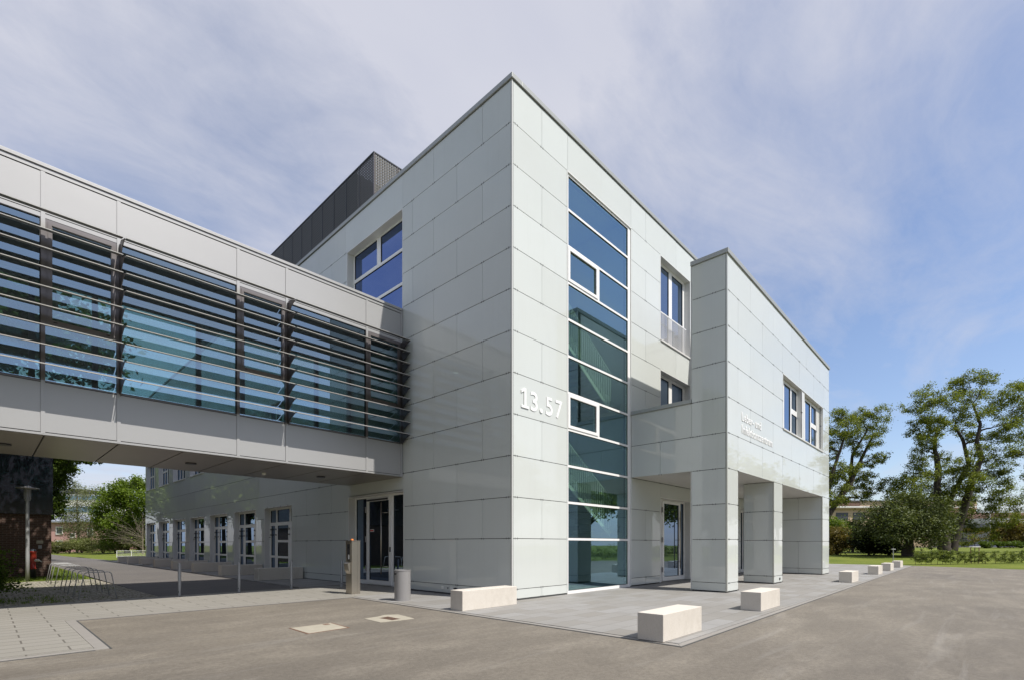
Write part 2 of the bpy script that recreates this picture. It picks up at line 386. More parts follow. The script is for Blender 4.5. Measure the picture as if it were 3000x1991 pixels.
# ---------------------------------------------------------------- mesh builder
class MB:
    def __init__(s): s.v = []; s.f = []; s.m = []; s.names = []; s.tone = []; s.t = 0.5
    def mi(s, name):
        if name not in s.names: s.names.append(name)
        return s.names.index(name)
    def hexa(s, pts, mname):
        b = len(s.v); s.v += [tuple(p) for p in pts]; k = s.mi(mname)
        for q in ((0, 3, 2, 1), (4, 5, 6, 7), (0, 1, 5, 4), (1, 2, 6, 5), (2, 3, 7, 6), (3, 0, 4, 7)):
            s.f.append(tuple(b + i for i in q)); s.m.append(k); s.tone.append(s.t)
    def box(s, x0, x1, y0, y1, z0, z1, mname):
        if x0 > x1: x0, x1 = x1, x0
        if y0 > y1: y0, y1 = y1, y0
        if z0 > z1: z0, z1 = z1, z0
        s.hexa([(x0, y0, z0), (x1, y0, z0), (x1, y1, z0), (x0, y1, z0), (x0, y0, z1), (x1, y0, z1), (x1, y1, z1), (x0, y1, z1)], mname)
    def poly(s, pts, mname):
        b = len(s.v); s.v += [tuple(p) for p in pts]; s.f.append(tuple(range(b, b + len(pts)))); s.m.append(s.mi(mname)); s.tone.append(s.t)
    def prism(s, pts, z0, z1, mname):
        """pts: ccw xy outline"""
        n_ = len(pts); b = len(s.v); k = s.mi(mname)
        s.v += [(p[0], p[1], z0) for p in pts] + [(p[0], p[1], z1) for p in pts]
        s.f.append(tuple(range(b + n_ - 1, b - 1, -1))); s.f.append(tuple(range(b + n_, b + 2 * n_)))
        s.m += [k, k]; s.tone += [s.t, s.t]
        for i in range(n_):
            j = (i + 1) % n_
            s.f.append((b + i, b + j, b + n_ + j, b + n_ + i)); s.m.append(k); s.tone.append(s.t)
    def extrude_x(s, prof, x0, x1, mname):
        """prof: (y,z) outline extruded along x"""
        n_ = len(prof); b = len(s.v); k = s.mi(mname)
        s.v += [(x0, p[0], p[1]) for p in prof] + [(x1, p[0], p[1]) for p in prof]
        s.f.append(tuple(range(b, b + n_))); s.f.append(tuple(range(b + 2 * n_ - 1, b + n_ - 1, -1)))
        s.m += [k, k]; s.tone += [s.t, s.t]
        for i in range(n_):
            j = (i + 1) % n_
            s.f.append((b + j, b + i, b + n_ + i, b + n_ + j)); s.m.append(k); s.tone.append(s.t)
    def tube(s, pts, rad, mname, seg=8, cap=True):
        pts = [Vector(p) for p in pts]; k = s.mi(mname)
        if not hasattr(rad, '__len__'): rad = [rad] * len(pts)
        b = len(s.v); up = Vector((0, 0, 1)); prev = None
        for i, p in enumerate(pts):
            d = (pts[min(i + 1, len(pts) - 1)] - pts[max(i - 1, 0)]).normalized()
            if prev is None:
                a = d.cross(up if abs(d.z) < 0.9 else Vector((1, 0, 0))).normalized()
            else:
                a = (prev - d * prev.dot(d)).normalized()
            prev = a; c = d.cross(a)
            for q in range(seg):
                t = 2 * math.pi * q / seg
                s.v.append(tuple(p + (a * math.cos(t) + c * math.sin(t)) * rad[i]))
        for i in range(len(pts) - 1):
            for q in range(seg):
                r_ = (q + 1) % seg
                s.f.append((b + i * seg + q, b + i * seg + r_, b + (i + 1) * seg + r_, b + (i + 1) * seg + q)); s.m.append(k); s.tone.append(s.t)
        if cap:
            s.f.append(tuple(b + q for q in range(seg - 1, -1, -1))); s.m.append(k); s.tone.append(s.t)
            e = b + (len(pts) - 1) * seg
            s.f.append(tuple(e + q for q in range(seg))); s.m.append(k); s.tone.append(s.t)
    def lathe(s, cx, cy, prof, mname, seg=24):
        """prof: (r,z) list bottom to top"""
        b = len(s.v); k = s.mi(mname)
        for r_, z in prof:
            for q in range(seg):
                t = 2 * math.pi * q / seg; s.v.append((cx + r_ * math.cos(t), cy + r_ * math.sin(t), z))
        for i in range(len(prof) - 1):
            for q in range(seg):
                j = (q + 1) % seg
                s.f.append((b + i * seg + q, b + i * seg + j, b + (i + 1) * seg + j, b + (i + 1) * seg + q)); s.m.append(k); s.tone.append(s.t)
        s.f.append(tuple(b + q for q in range(seg - 1, -1, -1))); s.m.append(k); s.tone.append(s.t)
        e = b + (len(prof) - 1) * seg
        s.f.append(tuple(e + q for q in range(seg))); s.m.append(k); s.tone.append(s.t)
    def build(s, name, parent=None, smooth=False, bevel=0.0, origin=None):
        me = bpy.data.meshes.new(name)
        vs = s.v
        if origin is not None: vs = [(p[0] - origin[0], p[1] - origin[1], p[2] - origin[2]) for p in vs]
        me.from_pydata(vs, [], s.f)
        for nm in s.names: me.materials.append(MATS[nm])
        me.polygons.foreach_set('material_index', s.m)
        if smooth: me.polygons.foreach_set('use_smooth', [True] * len(s.f))
        at_ = me.attributes.new('tone', 'FLOAT', 'FACE'); at_.data.foreach_set('value', s.tone)
        me.update()
        o = bpy.data.objects.new(name, me); COL.objects.link(o)
        if origin is not None: o.location = origin
        if bevel:
            md = o.modifiers.new('bevel', 'BEVEL'); md.width = bevel; md.segments = 2; md.limit_method = 'ANGLE'; md.angle_limit = R(40)
        if parent is not None:
            o.parent = parent
            if origin is None: o.location = (-parent.location.x, -parent.location.y, -parent.location.z)
            else: o.location = (origin[0] - parent.location.x, origin[1] - parent.location.y, origin[2] - parent.location.z)
        return o

WORLD = {}
def empty(name, loc, label=None, cat=None, group=None):
    o = bpy.data.objects.new(name, None); COL.objects.link(o); o.location = loc; o.empty_display_size = 0.3
    if label: tag(o, label, cat, group)
    return o
def tag(o, label=None, cat=None, group=None, kind=None):
    if label: o['label'] = label
    if cat: o['category'] = cat
    if group: o['group'] = group
    if kind: o['kind'] = kind
    return o
def part(mb, name, root, label=None, **kw):
    """mesh given in world coordinates, parented under root (thing) or under a part of it"""
    o = mb.build(name, None, **kw)
    o.parent = root
    # parents here are never rotated: undo their summed offset
    off = Vector((0, 0, 0)); p = root
    while p is not None: off += p.location; p = p.parent
    o.location = o.location - off
    if label: o['label'] = label
    return o
def copy_tree(o, parent=None):
    c = o.copy(); COL.objects.link(c)
    if parent is not None: c.parent = parent
    for ch in list(o.children): copy_tree(ch, c)
    return c

# ---------------------------------------------------------------- facade frames
class Fr:
    """u runs along the wall, z up, off outward; mode 'x' = wall in a plane of constant x, 'y' = constant y"""
    def __init__(s, mode, pos_, sign): s.mode, s.p, s.sg = mode, pos_, sign
    def box(s, mb, u0, u1, o0, o1, z0, z1, m):
        a, b = s.p + s.sg * o0, s.p + s.sg * o1
        if s.mode == 'x': mb.box(a, b, u0, u1, z0, z1, m)
        else: mb.box(u0, u1, a, b, z0, z1, m)
    def pt(s, u, o, z):
        a = s.p + s.sg * o
        return (a, u, z) if s.mode == 'x' else (u, a, z)

FA = Fr('x', 0.0, -1)       # entrance side, faces -x
FB = Fr('y', 0.0, -1)       # street side, faces -y
FWF = Fr('x', 6.19, -1)     # wing, narrow front
FWS = Fr('y', -3.35, -1)    # wing, street side
BASE0 = 0.30
L = [1.67 + 1.11 * k for k in range(12)]
ROWS = [(0.04, BASE0), (BASE0, L[0])] + [(L[i], L[i + 1]) for i in range(11)]     # ROWS[2+k] = between L[k] and L[k+1]

def subtract(rects, hole):
    out = []
    hu0, hu1, hz0, hz1 = hole
    for (u0, u1, z0, z1) in rects:
        if hu0 >= u1 - 1e-4 or hu1 <= u0 + 1e-4 or hz0 >= z1 - 1e-4 or hz1 <= z0 + 1e-4:
            out.append((u0, u1, z0, z1)); continue
        if z0 < hz0: out.append((u0, u1, z0, hz0))
        if z1 > hz1: out.append((u0, u1, hz1, z1))
        a, b = max(z0, hz0), min(z1, hz1)
        if u0 < hu0: out.append((u0, hu0, a, b))
        if u1 > hu1: out.append((hu1, u1, a, b))
    return out

GAP = 0.016
def clad(mb, fr, cells, holes=()):
    """cells: panels (u0,u1,z0,z1); holes cut out of them"""
    for (u0, u1, z0, z1) in cells:
        if u1 - u0 < 0.03 or z1 - z0 < 0.03: continue
        mb.t = random.random()
        g = GAP / 2
        tilt = random.uniform(-0.0016, 0.0016)
        rs = [(u0 + g * 0.5, u1 - g * 0.5, z0 + g, z1 - g)]
        for h in holes: rs = subtract(rs, h)
        for r in rs:
            if r[1] - r[0] < 0.02 or r[3] - r[2] < 0.02: continue
            if len(rs) == 1:
                d0, d1 = -0.5 * tilt, 0.5 * tilt
                e0 = random.uniform(-0.0008, 0.0008)
                P0 = [fr.pt(r[0], -0.014, r[2]), fr.pt(r[1], -0.014, r[2]), fr.pt(r[1], d1 + e0, r[2]), fr.pt(r[0], d0 + e0, r[2]),
                      fr.pt(r[0], -0.014, r[3]), fr.pt(r[1], -0.014, r[3]), fr.pt(r[1], d1 - e0, r[3]), fr.pt(r[0], d0 - e0, r[3])]
                flip = (fr.mode == 'x')
                q = P0 if not flip else P0
                # keep a consistent winding
                a = Vector(q[1]) - Vector(q[0]); b = Vector(q[3]) - Vector(q[0])
                if a.cross(b).z < 0:
                    q = [q[0], q[3], q[2], q[1], q[4], q[7], q[6], q[5]]
                mb.hexa(q, 'white_glass_cladding')
            else:
                fr.box(mb, r[0], r[1], -0.014, 0.0, r[2], r[3], 'white_glass_cladding')
    mb.t = 0.5
def clips(mb, fr, pts):
    for (u, z) in pts:
        for du in (-0.045, 0.045):
            fr.box(mb, u + du - 0.007, u + du + 0.007, -0.004, 0.006, z - 0.026, z + 0.026, 'clip_steel')
def backing(mb, fr, u0, u1, z0, z1, holes, t0=-0.035, t1=-0.30, m='joint_dark'):
    rs = [(u0, u1, z0, z1)]
    for h in holes: rs = subtract(rs, h)
    for r in rs: fr.box(mb, r[0], r[1], t0, t1, r[2], r[3], m)
def cells_from(row_joints, u0, u1):
    """row_joints: list of (z0,z1,[joint u...])"""
    out = []; cl = []
    for (z0, z1, js) in row_joints:
        e = [u0] + [j for j in js if u0 + 0.05 < j < u1 - 0.05] + [u1]
        for a, b in zip(e, e[1:]): out.append((a, b, z0, z1))
        for j in e[1:-1]:
            cl += [(j, z0), (j, z1)]
        cl += [(u0 + 0.12, z0), (u1 - 0.12, z0)]
    return out, cl
def lining(mb, fr, u0, u1, z0, z1, depth, m='white_metal', bottom=True, t=0.03, proud=0.004):
    fr.box(mb, u0 - 0.004, u0 + t, -depth, proud, z0, z1, m)
    fr.box(mb, u1 - t, u1 + 0.004, -depth, proud, z0, z1, m)
    fr.box(mb, u0 + t, u1 - t, -depth, proud, z1 - t, z1 + 0.004, m)
    if bottom: fr.box(mb, u0 + t, u1 - t, -depth, proud + 0.04, z0 - 0.03, z0 + t, m)

def frame_rects(fr, depth, outer, panes, m='white_frame', thick=0.07, glass='window_glass'):
    """a sheet of frame with rectangular panes cut in it; returns (frame mesh, pane mesh)"""
    f = MB(); g = MB()
    rs = [outer]
    for p in panes: rs = subtract(rs, p)
    for r in rs: fr.box(f, r[0], r[1], -depth - thick, -depth, r[2], r[3], m)
    for (a, b, c, d) in panes:
        # dark gasket then glass
        k = 0.012
        fr.box(f, a, a + k, -depth - 0.03, -depth - 0.012, c, d, 'black_rubber'); fr.box(f, b - k, b, -depth - 0.03, -depth - 0.012, c, d, 'black_rubber')
        fr.box(f, a + k, b - k, -depth - 0.03, -depth - 0.012, c, c + k, 'black_rubber'); fr.box(f, a + k, b - k, -depth - 0.03, -depth - 0.012, d - k, d, 'black_rubber')
        fr.box(g, a - 0.01, b + 0.01, -depth - 0.05, -depth - 0.032, c - 0.01, d + 0.01, glass)
    return f, g

# ================================================================ GROUND
g = MB()
g.poly([(-600, -600, -0.30), (900, -600, -0.30), (900, 900, -0.30), (-600, 900, -0.30)], 'lawn_grass')
tag(g.build('ground'), kind='structure')

g = MB()
g.prism([(-60, -17.0), (31.0, -17.0), (36.2, -5.6), (36.2, 30), (20, 30), (20, 3), (-2.3, 3), (-2.3, 4.12), (-60, 4.12)], -0.25, -0.012, 'asphalt')
tag(g.build('street'), kind='structure')

g = MB()     # plaza in front of and beneath the building, a thin kerb step above the asphalt
g.prism([(-2.44, -5.75), (36.0, -5.40), (36.0, 0.3), (0.4, 0.3), (0.4, 4.12), (-2.30, 4.12)], -0.2, 0.004, 'granite_paving')
tag(g.build('plaza_pavement'), kind='structure')
g = MB()
g.prism([(-2.58, -5.86), (36.0, -5.51), (36.0, -5.41), (-2.44, -5.76)], -0.2, -0.002, 'kerb_stone')
g.prism([(-2.58, -5.86), (-2.45, -5.75), (-2.31, 4.0), (-2.43, 4.0)], -0.2, -0.002, 'kerb_stone')
g.prism([(-8.40, 4.00), (-2.31, 4.00), (-2.31, 4.11), (-8.40, 4.11)], -0.2, -0.003, 'kerb_stone')
g.prism([(-8.55, 0.13), (-8.40, 0.13), (-8.40, 4.11), (-8.55, 4.11)], -0.2, -0.003, 'kerb_stone')
g.prism([(-40, 0.13), (-8.55, 0.13), (-8.55, 0.27), (-40, 0.27)], -0.2, -0.003, 'kerb_stone')
for q_ in ([(-2.61, -5.885), (36.0, -5.535), (36.0, -5.511), (-2.585, -5.862)], [(-2.612, -5.88), (-2.583, -5.865), (-2.434, 3.97), (-2.46, 3.97)], [(-8.37, 3.97), (-2.434, 3.97), (-2.434, 3.998), (-8.40, 3.998)],
           [(-8.398, 0.10), (-8.37, 0.10), (-8.37, 3.99), (-8.398, 3.99)], [(-40, 0.10), (-8.56, 0.10), (-8.56, 0.128), (-40, 0.128)], [(-2.449, -5.74), (-2.437, -5.74), (-2.299, 4.0), (-2.312, 4.0)]):
    g.prism(q_, -0.1, -0.0075, 'joint_dark')
tag(g.build('kerb'), kind='structure')

g = MB()
g.prism([(-40, 0.28), (-8.56, 0.28), (-8.56, 4.12), (-2.3, 4.12), (0.4, 4.12), (0.4, 8.15), (-40, 8.15)], -0.2, 0.004, 'slab_paving')
tag(g.build('footpath'), kind='structure')

g = MB()
g.prism([(-2.12, 8.155), (0.4, 8.155), (0.4, 48), (-1.9, 48)], -0.2, 0.03, 'granite_paving')
tag(g.build('side_pavement'), kind='structure')

g = MB()
g.prism([(-6.19, 8.155), (-2.125, 8.155), (-1.91, 48), (0.2, 48.4), (-1.2, 52), (-2.2, 76), (-2.4, 110), (-14, 110), (-6.3, 40), (-6.2, 19)], -0.2, -0.006, 'road_asphalt')
tag(g.build('road'), kind='structure')
g = MB()
g.prism([(-16, 8.155), (-6.19, 8.155), (-6.33, 19.1), (-16, 18.4)], -0.2, 0.004, 'cobble_paving')
tag(g.build('cobbled_area'), kind='structure')
g = MB()
g.prism([(-16, 18.4), (-6.33, 19.1), (-6.22, 26), (-6.3, 40), (-14, 110), (-90, 110), (-90, 8.3), (-16, 8.3)], -0.2, -0.002, 'lawn_grass')
tag(g.build('verge'), kind='structure')

def sheet(name, x0, x1, y0, y1, nx, ny, fz, m, inside=None):
    xs = np.linspace(x0, x1, nx); ys = np.linspace(y0, y1, ny)
    v = [(x, y, fz(x, y)) for y in ys for x in xs]
    f = [(j * nx + i, j * nx + i + 1, (j + 1) * nx + i + 1, (j + 1) * nx + i) for j in range(ny - 1) for i in range(nx - 1)
         if inside is None or inside(0.5 * (xs[i] + xs[i + 1]), 0.5 * (ys[j] + ys[j + 1]))]
    me = bpy.data.meshes.new(name); me.from_pydata(v, [], f); me.materials.append(MATS[m])
    me.polygons.foreach_set('use_smooth', [True] * len(f))
    o = bpy.data.objects.new(name, me); COL.objects.link(o); o['kind'] = 'structure'
    return o
def ss(t): t = max(0, min(1, t)); return t * t * (3 - 2 * t)
def zr(x, y):      # lawn to the right of the plaza
    e = x - (36.0 + (y + 5.4) * 0.46 if y < -5.4 else 36.0)
    return -0.03 + 0.42 * ss(e / 20) + 0.55 * ss((e - 14) / 70)
sheet('lawn', 28, 260, -60, 120, 117, 61, zr, 'lawn_grass', lambda x, y: x > (36.0 + (y + 5.4) * 0.46 if y < -5.4 else 36.0) - 1.3 or y < -17)
def zl(x, y):      # lawn behind the building on the left
    e = min(x + 2.3 + max(0, (52 - y)) * 0.15, (y - 47.5))
    return -0.02 + 0.95 * ss((e - 1.5) / 22) + 0.06 * math.sin(x * 0.3) * ss(e / 10)
sheet('lawn', -3, 90, 47.5, 120, 63, 49, zl, 'lawn_grass', lambda x, y: x > (-1.6 - (y - 52) * 0.033) + (1.6 if y < 51 else 0))
# far street seen across the lawn
g = MB(); a, b = at(2300, 100), at(3300, 112)
g.prism([(a.x, a.y - 3), (b.x, b.y - 3), (b.x + 5, b.y + 2), (a.x + 5, a.y + 3)], 0.5, 1.02, 'road_asphalt')
tag(g.build('far_path'), kind='structure')

# drain covers in the asphalt
dr = MB()
dr.prism([(-4.33, 0.06), (-4.37, -0.60), (-3.97, -0.66), (-3.62, -0.67), (-3.50, 0.08), (-3.74, 0.24), (-3.98, 0.12)], -0.02, -0.006, 'drain_concrete')
o = dr.build('drain_cover'); tag(o, 'square rusty iron drain grate set in a pale concrete patch in the asphalt', 'drain cover')
gr = MB(); gr.prism([(-4.08, -0.10), (-4.06, -0.54), (-3.84, -0.50), (-3.84, -0.04)], -0.01, -0.0045, 'rust')
part(gr, 'rusty_frame', o)
gr = MB()
for i in range(3):
    for j in range(4):
        x = -4.045 + i * 0.068; y = -0.50 + j * 0.11
        gr.prism([(x, y), (x + 0.042, y), (x + 0.042, y + 0.07), (x, y + 0.07)], -0.008, -0.003, 'iron')
part(gr, 'grate', o)
dr = MB()
dr.prism([(-5.87, 0.02), (-5.90, -0.80), (-5.08, -0.73), (-5.03, 0.06)], -0.02, -0.0085, 'rust')
dr.prism([(-5.84, 0.00), (-5.86, -0.77), (-5.12, -0.70), (-5.07, 0.03)], -0.02, -0.006, 'drain_concrete')
o = dr.build('manhole_cover'); tag(o, 'square concrete manhole cover with rust stained rim in the asphalt', 'manhole cover')
gr = MB(); gr.prism([(-5.26, -0.13), (-5.15, -0.13), (-5.15, -0.03), (-5.26, -0.03)], -0.01, -0.003, 'rust')
part(gr, 'lifting_slot', o)

# ================================================================ LABORATORY BUILDING
bld = empty('laboratory_building', (8, 8, 0), 'large three storey building clad in pale greenish white glass panels, numbered 13.57', 'building')

# --- side A (faces the footbridge)
LOWWIN = [(13.79 + 4.37 * k, 13.79 + 4.37 * k + 3.25) for k in range(7)]
A_END = 43.6
holesA = [(5.03, 8.77, 8.40, 12.77), (4.97, 8.67, 0.0, 3.33)]
for a, b in LOWWIN:
    holesA.append((a, b, 0.30, 3.33)); holesA.append((a, b, 6.11, 8.33))
rowsA = []
for i, (z0, z1) in enumerate(ROWS):
    k = i - 2
    if i == 0 or k % 2 != 0: js = [2.25, 4.47, 5.03] + [10.05 + 2.22 * q for q in range(15)]
    else: js = [1.14, 3.36, 5.03] + [8.90 + 2.22 * q for q in range(16)]
    js = sorted(js)
    if i > 3 and k in (3, 5): js = js
    rowsA.append((z0, z1, js))
mb = MB(); cl, cp = cells_from(rowsA, 0.045, A_END)
clad(mb, FA, cl, holesA)
cp = [(u, z) for (u, z) in cp if u < 14 and not any(h[0] - 0.05 < u < h[1] + 0.05 and h[2] - 0.02 < z < h[3] + 0.02 for h in holesA)]
clips(mb, FA, cp)
backing(mb, FA, 0.31, A_END, 0.02, 13.88, holesA)
part(mb, 'clad_wall', bld, 'shaded panel wall facing the footbridge')

# --- side B (faces the street)
holesB = [(2.45, 6.19, 0.0, 12.77), (8.42, 11.17, 9.44, 12.77), (8.42, 11.17, 6.20, 8.33), (8.42, 11.17, 0.0, 3.35), (17.3, 18.96, 0.0, 3.40)]
rowsB = []
for i, (z0, z1) in enumerate(ROWS):
    k = i - 2
    js = [2.45, 6.19]
    if i > 0 and k % 2 == 0 or i == 0: js += [1.24, 7.26, 9.80, 13.4, 15.6]
    if z0 < 3.9: js += [8.42, 12.2, 14.5, 17.3]
    elif k not in (8, 6): js += [8.42] if k not in (5, 10) else []
    rowsB.append((z0, z1, sorted(js)))
mb = MB(); cl, cp = cells_from(rowsB, 0.045, 20.3)
clad(mb, FB, cl, holesB)
cp = [(u, z) for (u, z) in cp if u < 13 and not any(h[0] - 0.09 < u < h[1] + 0.09 and h[2] - 0.02 < z < h[3] + 0.02 for h in holesB)]
clips(mb, FB, cp)
backing(mb, FB, 0.05, 20.3, 0.02, 13.88, holesB)
part(mb, 'clad_wall', bld, 'sunlit panel wall facing the street')

# far walls and roof (closed volume)
mb = MB()
mb.box(20.0, 20.3, 0.32, A_END - 0.3, 0.02, 13.88, 'white_render')
mb.box(0.05, 20.3, A_END - 0.28, A_END, 0.02, 13.88, 'white_render')
part(mb, 'rear_wall', bld)
mb = MB(); mb.box(0.31, 19.98, 0.31, A_END - 0.3, 13.4, 13.6, 'pale_roof')
part(mb, 'roof', bld)
# coping round the roof
mb = MB()
mb.box(-0.045, 0.36, -0.045, A_END + 0.04, 13.90, 14.03, 'coping_metal')
mb.box(0.362, 20.36, -0.045, 0.36, 13.90, 14.03, 'coping_metal')
mb.box(19.98, 20.36, 0.362, A_END + 0.04, 13.90, 14.03, 'coping_metal')
mb.box(0.362, 19.97, A_END - 0.3, A_END + 0.04, 13.90, 14.03, 'coping_metal')
part(mb, 'coping', bld, bevel=0.006)
mb = MB()
mb.box(-0.010, 0.018, 0.020, 0.036, 0.05, 13.89, 'light_trim'); mb.box(-0.004, 0.030, -0.004, 0.018, 0.05, 13.885, 'white_metal')
mb.box(-0.03, 0.02, -0.03, 0.02, 0.012, 0.04, 'dark_metal')
mb.box(0.036, 0.044, -0.005, 0.02, 0.05, 13.89, 'joint_dark')
part(mb, 'corner_trim', bld)
mb = MB()   # shadow gap / drip profile under the plinth
mb.box(0.0, 0.05, 0.02, 4.95, 0.006, 0.035, 'joint_dark'); mb.box(0.0, 0.05, 8.7, A_END, 0.006, 0.035, 'joint_dark'); mb.box(0.02, 2.44, 0.0, 0.05, 0.006, 0.035, 'joint_dark')
part(mb, 'base_profile', bld)

# --- big upper window over the bridge
mb = MB(); lining(mb, FA, 5.03, 8.77, 8.40, 12.77, 0.29)
lp = part(mb, 'window_reveal', bld)
panes = [(5.15, 6.84, 11.74, 12.69), (7.09, 8.69, 11.77, 12.69), (5.15, 8.69, 10.56, 11.64), (5.15, 8.69, 8.5, 10.46)]
f_, p_ = frame_rects(FA, 0.28, (5.06, 8.74, 8.43, 12.74), panes, glass='deep_blue_glass')
wn = part(f_, 'window', bld, 'large white framed window above the footbridge roof'); part(p_, 'pane', wn)

# --- entrance door on side A
mb = MB(); lining(mb, FA, 4.97, 8.67, 0.02, 3.33, 0.30, bottom=False)
mb.box(0.0, 0.3, 5.0, 8.64, 3.331, 3.36, 'soffit_panel')
part(mb, 'door_reveal', bld)
f_, p_ = frame_rects(FA, 0.28, (5.0, 8.64, 0.02, 3.30), [(5.10, 6.01, 0.18, 3.24), (7.82, 8.56, 0.18, 3.24)], glass='window_glass')
FA.box(f_, 6.04, 7.75, -0.34, -0.281, 3.14, 3.24, 'white_frame')
rs = subtract([(5.0, 5.05, 0, 1)], (9, 9, 9, 9))
dr_ = part(f_, 'entrance_screen', bld); part(p_, 'pane', dr_)
# leaf (frame face stands proud of the screen)
f_, p_ = frame_rects(FA, 0.24, (6.10, 7.74, 0.06, 3.22), [(6.25, 7.56, 0.20, 3.10)], glass='window_glass', thick=0.05)
for z in (0.5, 1.6, 2.7): FA.box(f_, 7.74, 7.79, -0.26, -0.20, z, z + 0.22, 'grey_enamel')
FA.box(f_, 6.30, 7.7, -0.235, -0.20, 3.12, 3.18, 'dark_metal')
FA.box(f_, 6.12, 6.18, -0.235, -0.215, 1.25, 1.42, 'dark_metal')
dr_ = part(f_, 'door', bld, 'white framed glass entrance door with tall bar handle'); part(p_, 'pane', dr_)
hd = MB(); hd.tube([(0.10, 6.52, 0.45), (0.10, 6.52, 3.02)], 0.022, 'stainless', 10)
for z in (0.72, 2.65): hd.tube([(0.10, 6.52, z), (0.24, 6.30, z)], 0.013, 'stainless', 8)
part(hd, 'handle', dr_, smooth=True)
st = MB(); FA.box(st, 7.28, 7.52, -0.270, -0.262, 1.98, 2.07, 'sticker_white'); FA.box(st, 7.29, 7.51, -0.261, -0.260, 2.00, 2.05, 'sticker_red')
part(st, 'door_sticker', dr_)

# --- row of ground floor windows, and the floor above
def low_window(u0, u1, upper, lit):
    if not upper:
        P = [(u0 + 0.17, u0 + 0.52, 0.33, 3.16), ]
        pn = []
        t0, t1 = 2.60, 3.20
        cols = [(u0 + 0.10, u0 + 0.70), (u0 + 0.86, u0 + 2.26), (u0 + 2.42, u0 + 3.10)]
        for a, b in cols: pn.append((a, b, t0, t1))
        cols2 = [(u0 + 0.12, u0 + 0.58), (u0 + 1.00, u0 + 2.22), (u0 + 2.56, u0 + 3.02)]
        pn += [(cols2[0][0], cols2[0][1], 0.97, 2.44), (cols2[0][0], cols2[0][1], 0.36, 0.86)]
        pn += [(cols2[1][0], cols2[1][1], 1.73, 2.44), (cols2[1][0], cols2[1][1], 0.95, 1.62), (cols2[1][0], cols2[1][1], 0.36, 0.85)]
        pn += [(cols2[2][0], cols2[2][1], 0.97, 2.44), (cols2[2][0], cols2[2][1], 0.36, 0.86)]
        z0, z1 = 0.30, 3.30
    else:
        z0, z1 = 6.14, 8.30
        pn = [(u0 + 0.12, u0 + 1.5, 6.25, 8.2), (u0 + 1.75, u0 + 2.3, 6.25, 7.2), (u0 + 1.75, u0 + 2.3, 7.35, 8.2), (u0 + 2.45, u0 + 3.05, 6.25, 7.2), (u0 + 2.45, u0 + 3.05, 7.35, 8.2)]
    f, p = frame_rects(FA, 0.25, (u0 + 0.03, u1 - 0.03, z0, z1), pn, glass='window_glass')
    if not upper:
        for uu in (u0 + 0.80, u0 + 2.36, u0 + 2.98):
            for zz in (1.95, 2.22): FA.box(f, uu, uu + 0.05, -0.25, -0.19, zz, zz + 0.08, 'grey_enamel')
        FA.box(f, u1 - 0.14, u1 - 0.04, -0.25, -0.2, 1.86, 1.89, 'dark_metal')
    wn = part(f, 'window', bld, ('ground floor window with white muntins behind a concrete bench' if not upper else 'white framed upper floor window under the footbridge'))
    part(p, 'pane', wn)
mb = MB()
for a, b in LOWWIN:
    lining(mb, FA, a, b, 0.30, 3.33, 0.26, bottom=False); lining(mb, FA, a, b, 6.11, 8.33, 0.26)
    FA.box(mb, a, b, -0.26, 0.02, 0.27, 0.30, 'white_metal')
    for q in range(4): FA.box(mb, a + 0.4 + q * 0.8, a + 0.43 + q * 0.8, 0.0, 0.02, 3.31, 3.345, 'clip_steel')
part(mb, 'window_reveal', bld)
for i, (a, b) in enumerate(LOWWIN):
    low_window(a, b, False, i); low_window(a, b, True, i)

# --- stairwell glazing on side B
mb = MB()
FB.box(mb, 2.42, 2.447, -0.30, 0.012, 0.03, 12.79, 'white_metal'); FB.box(mb, 6.193, 6.215, -0.30, 0.004, 0.03, 12.79, 'white_metal')
FB.box(mb, 2.447, 6.193, -0.20, 0.006, 12.745, 12.79, 'white_metal')
part(mb, 'window_reveal', bld)
pn = []
for k in range(10):
    zb, zt = (0.10 if k == 0 else L[k - 1] + 0.035), L[k] - 0.035
    zt = min(zt, 12.68)
    if k in (4, 8): continue
    pn.append((2.53, 6.02, zb, zt))
pn.append((2.53, 6.02, L[9] + 0.035, 12.68))
for k in (4, 8):
    zb, zt = L[k - 1] + 0.035, L[k] - 0.035
    pn.append((4.22, 6.02, zb, zt)); pn.append((2.60, 4.02, zb + 0.10, zt - 0.09))
f_, p_ = frame_rects(FB, 0.03, (2.45, 6.19, 0.0, 12.76), pn, glass='stair_glass', thick=0.09)
for k in (4, 8):     # opening lights stand proud
    zb, zt = L[k - 1] + 0.045, L[k] - 0.02
    rs = subtract([(2.50, 4.12, zb, zt)], (2.60, 4.02, zb + 0.09, zt - 0.10))
    for r in rs: FB.box(f_, r[0], r[1], -0.029, -0.008, r[2], r[3], 'white_frame')
sw = part(f_, 'stairwell_glazing', bld, 'full height glazed stairwell strip with white transoms'); part(p_, 'pane', sw)

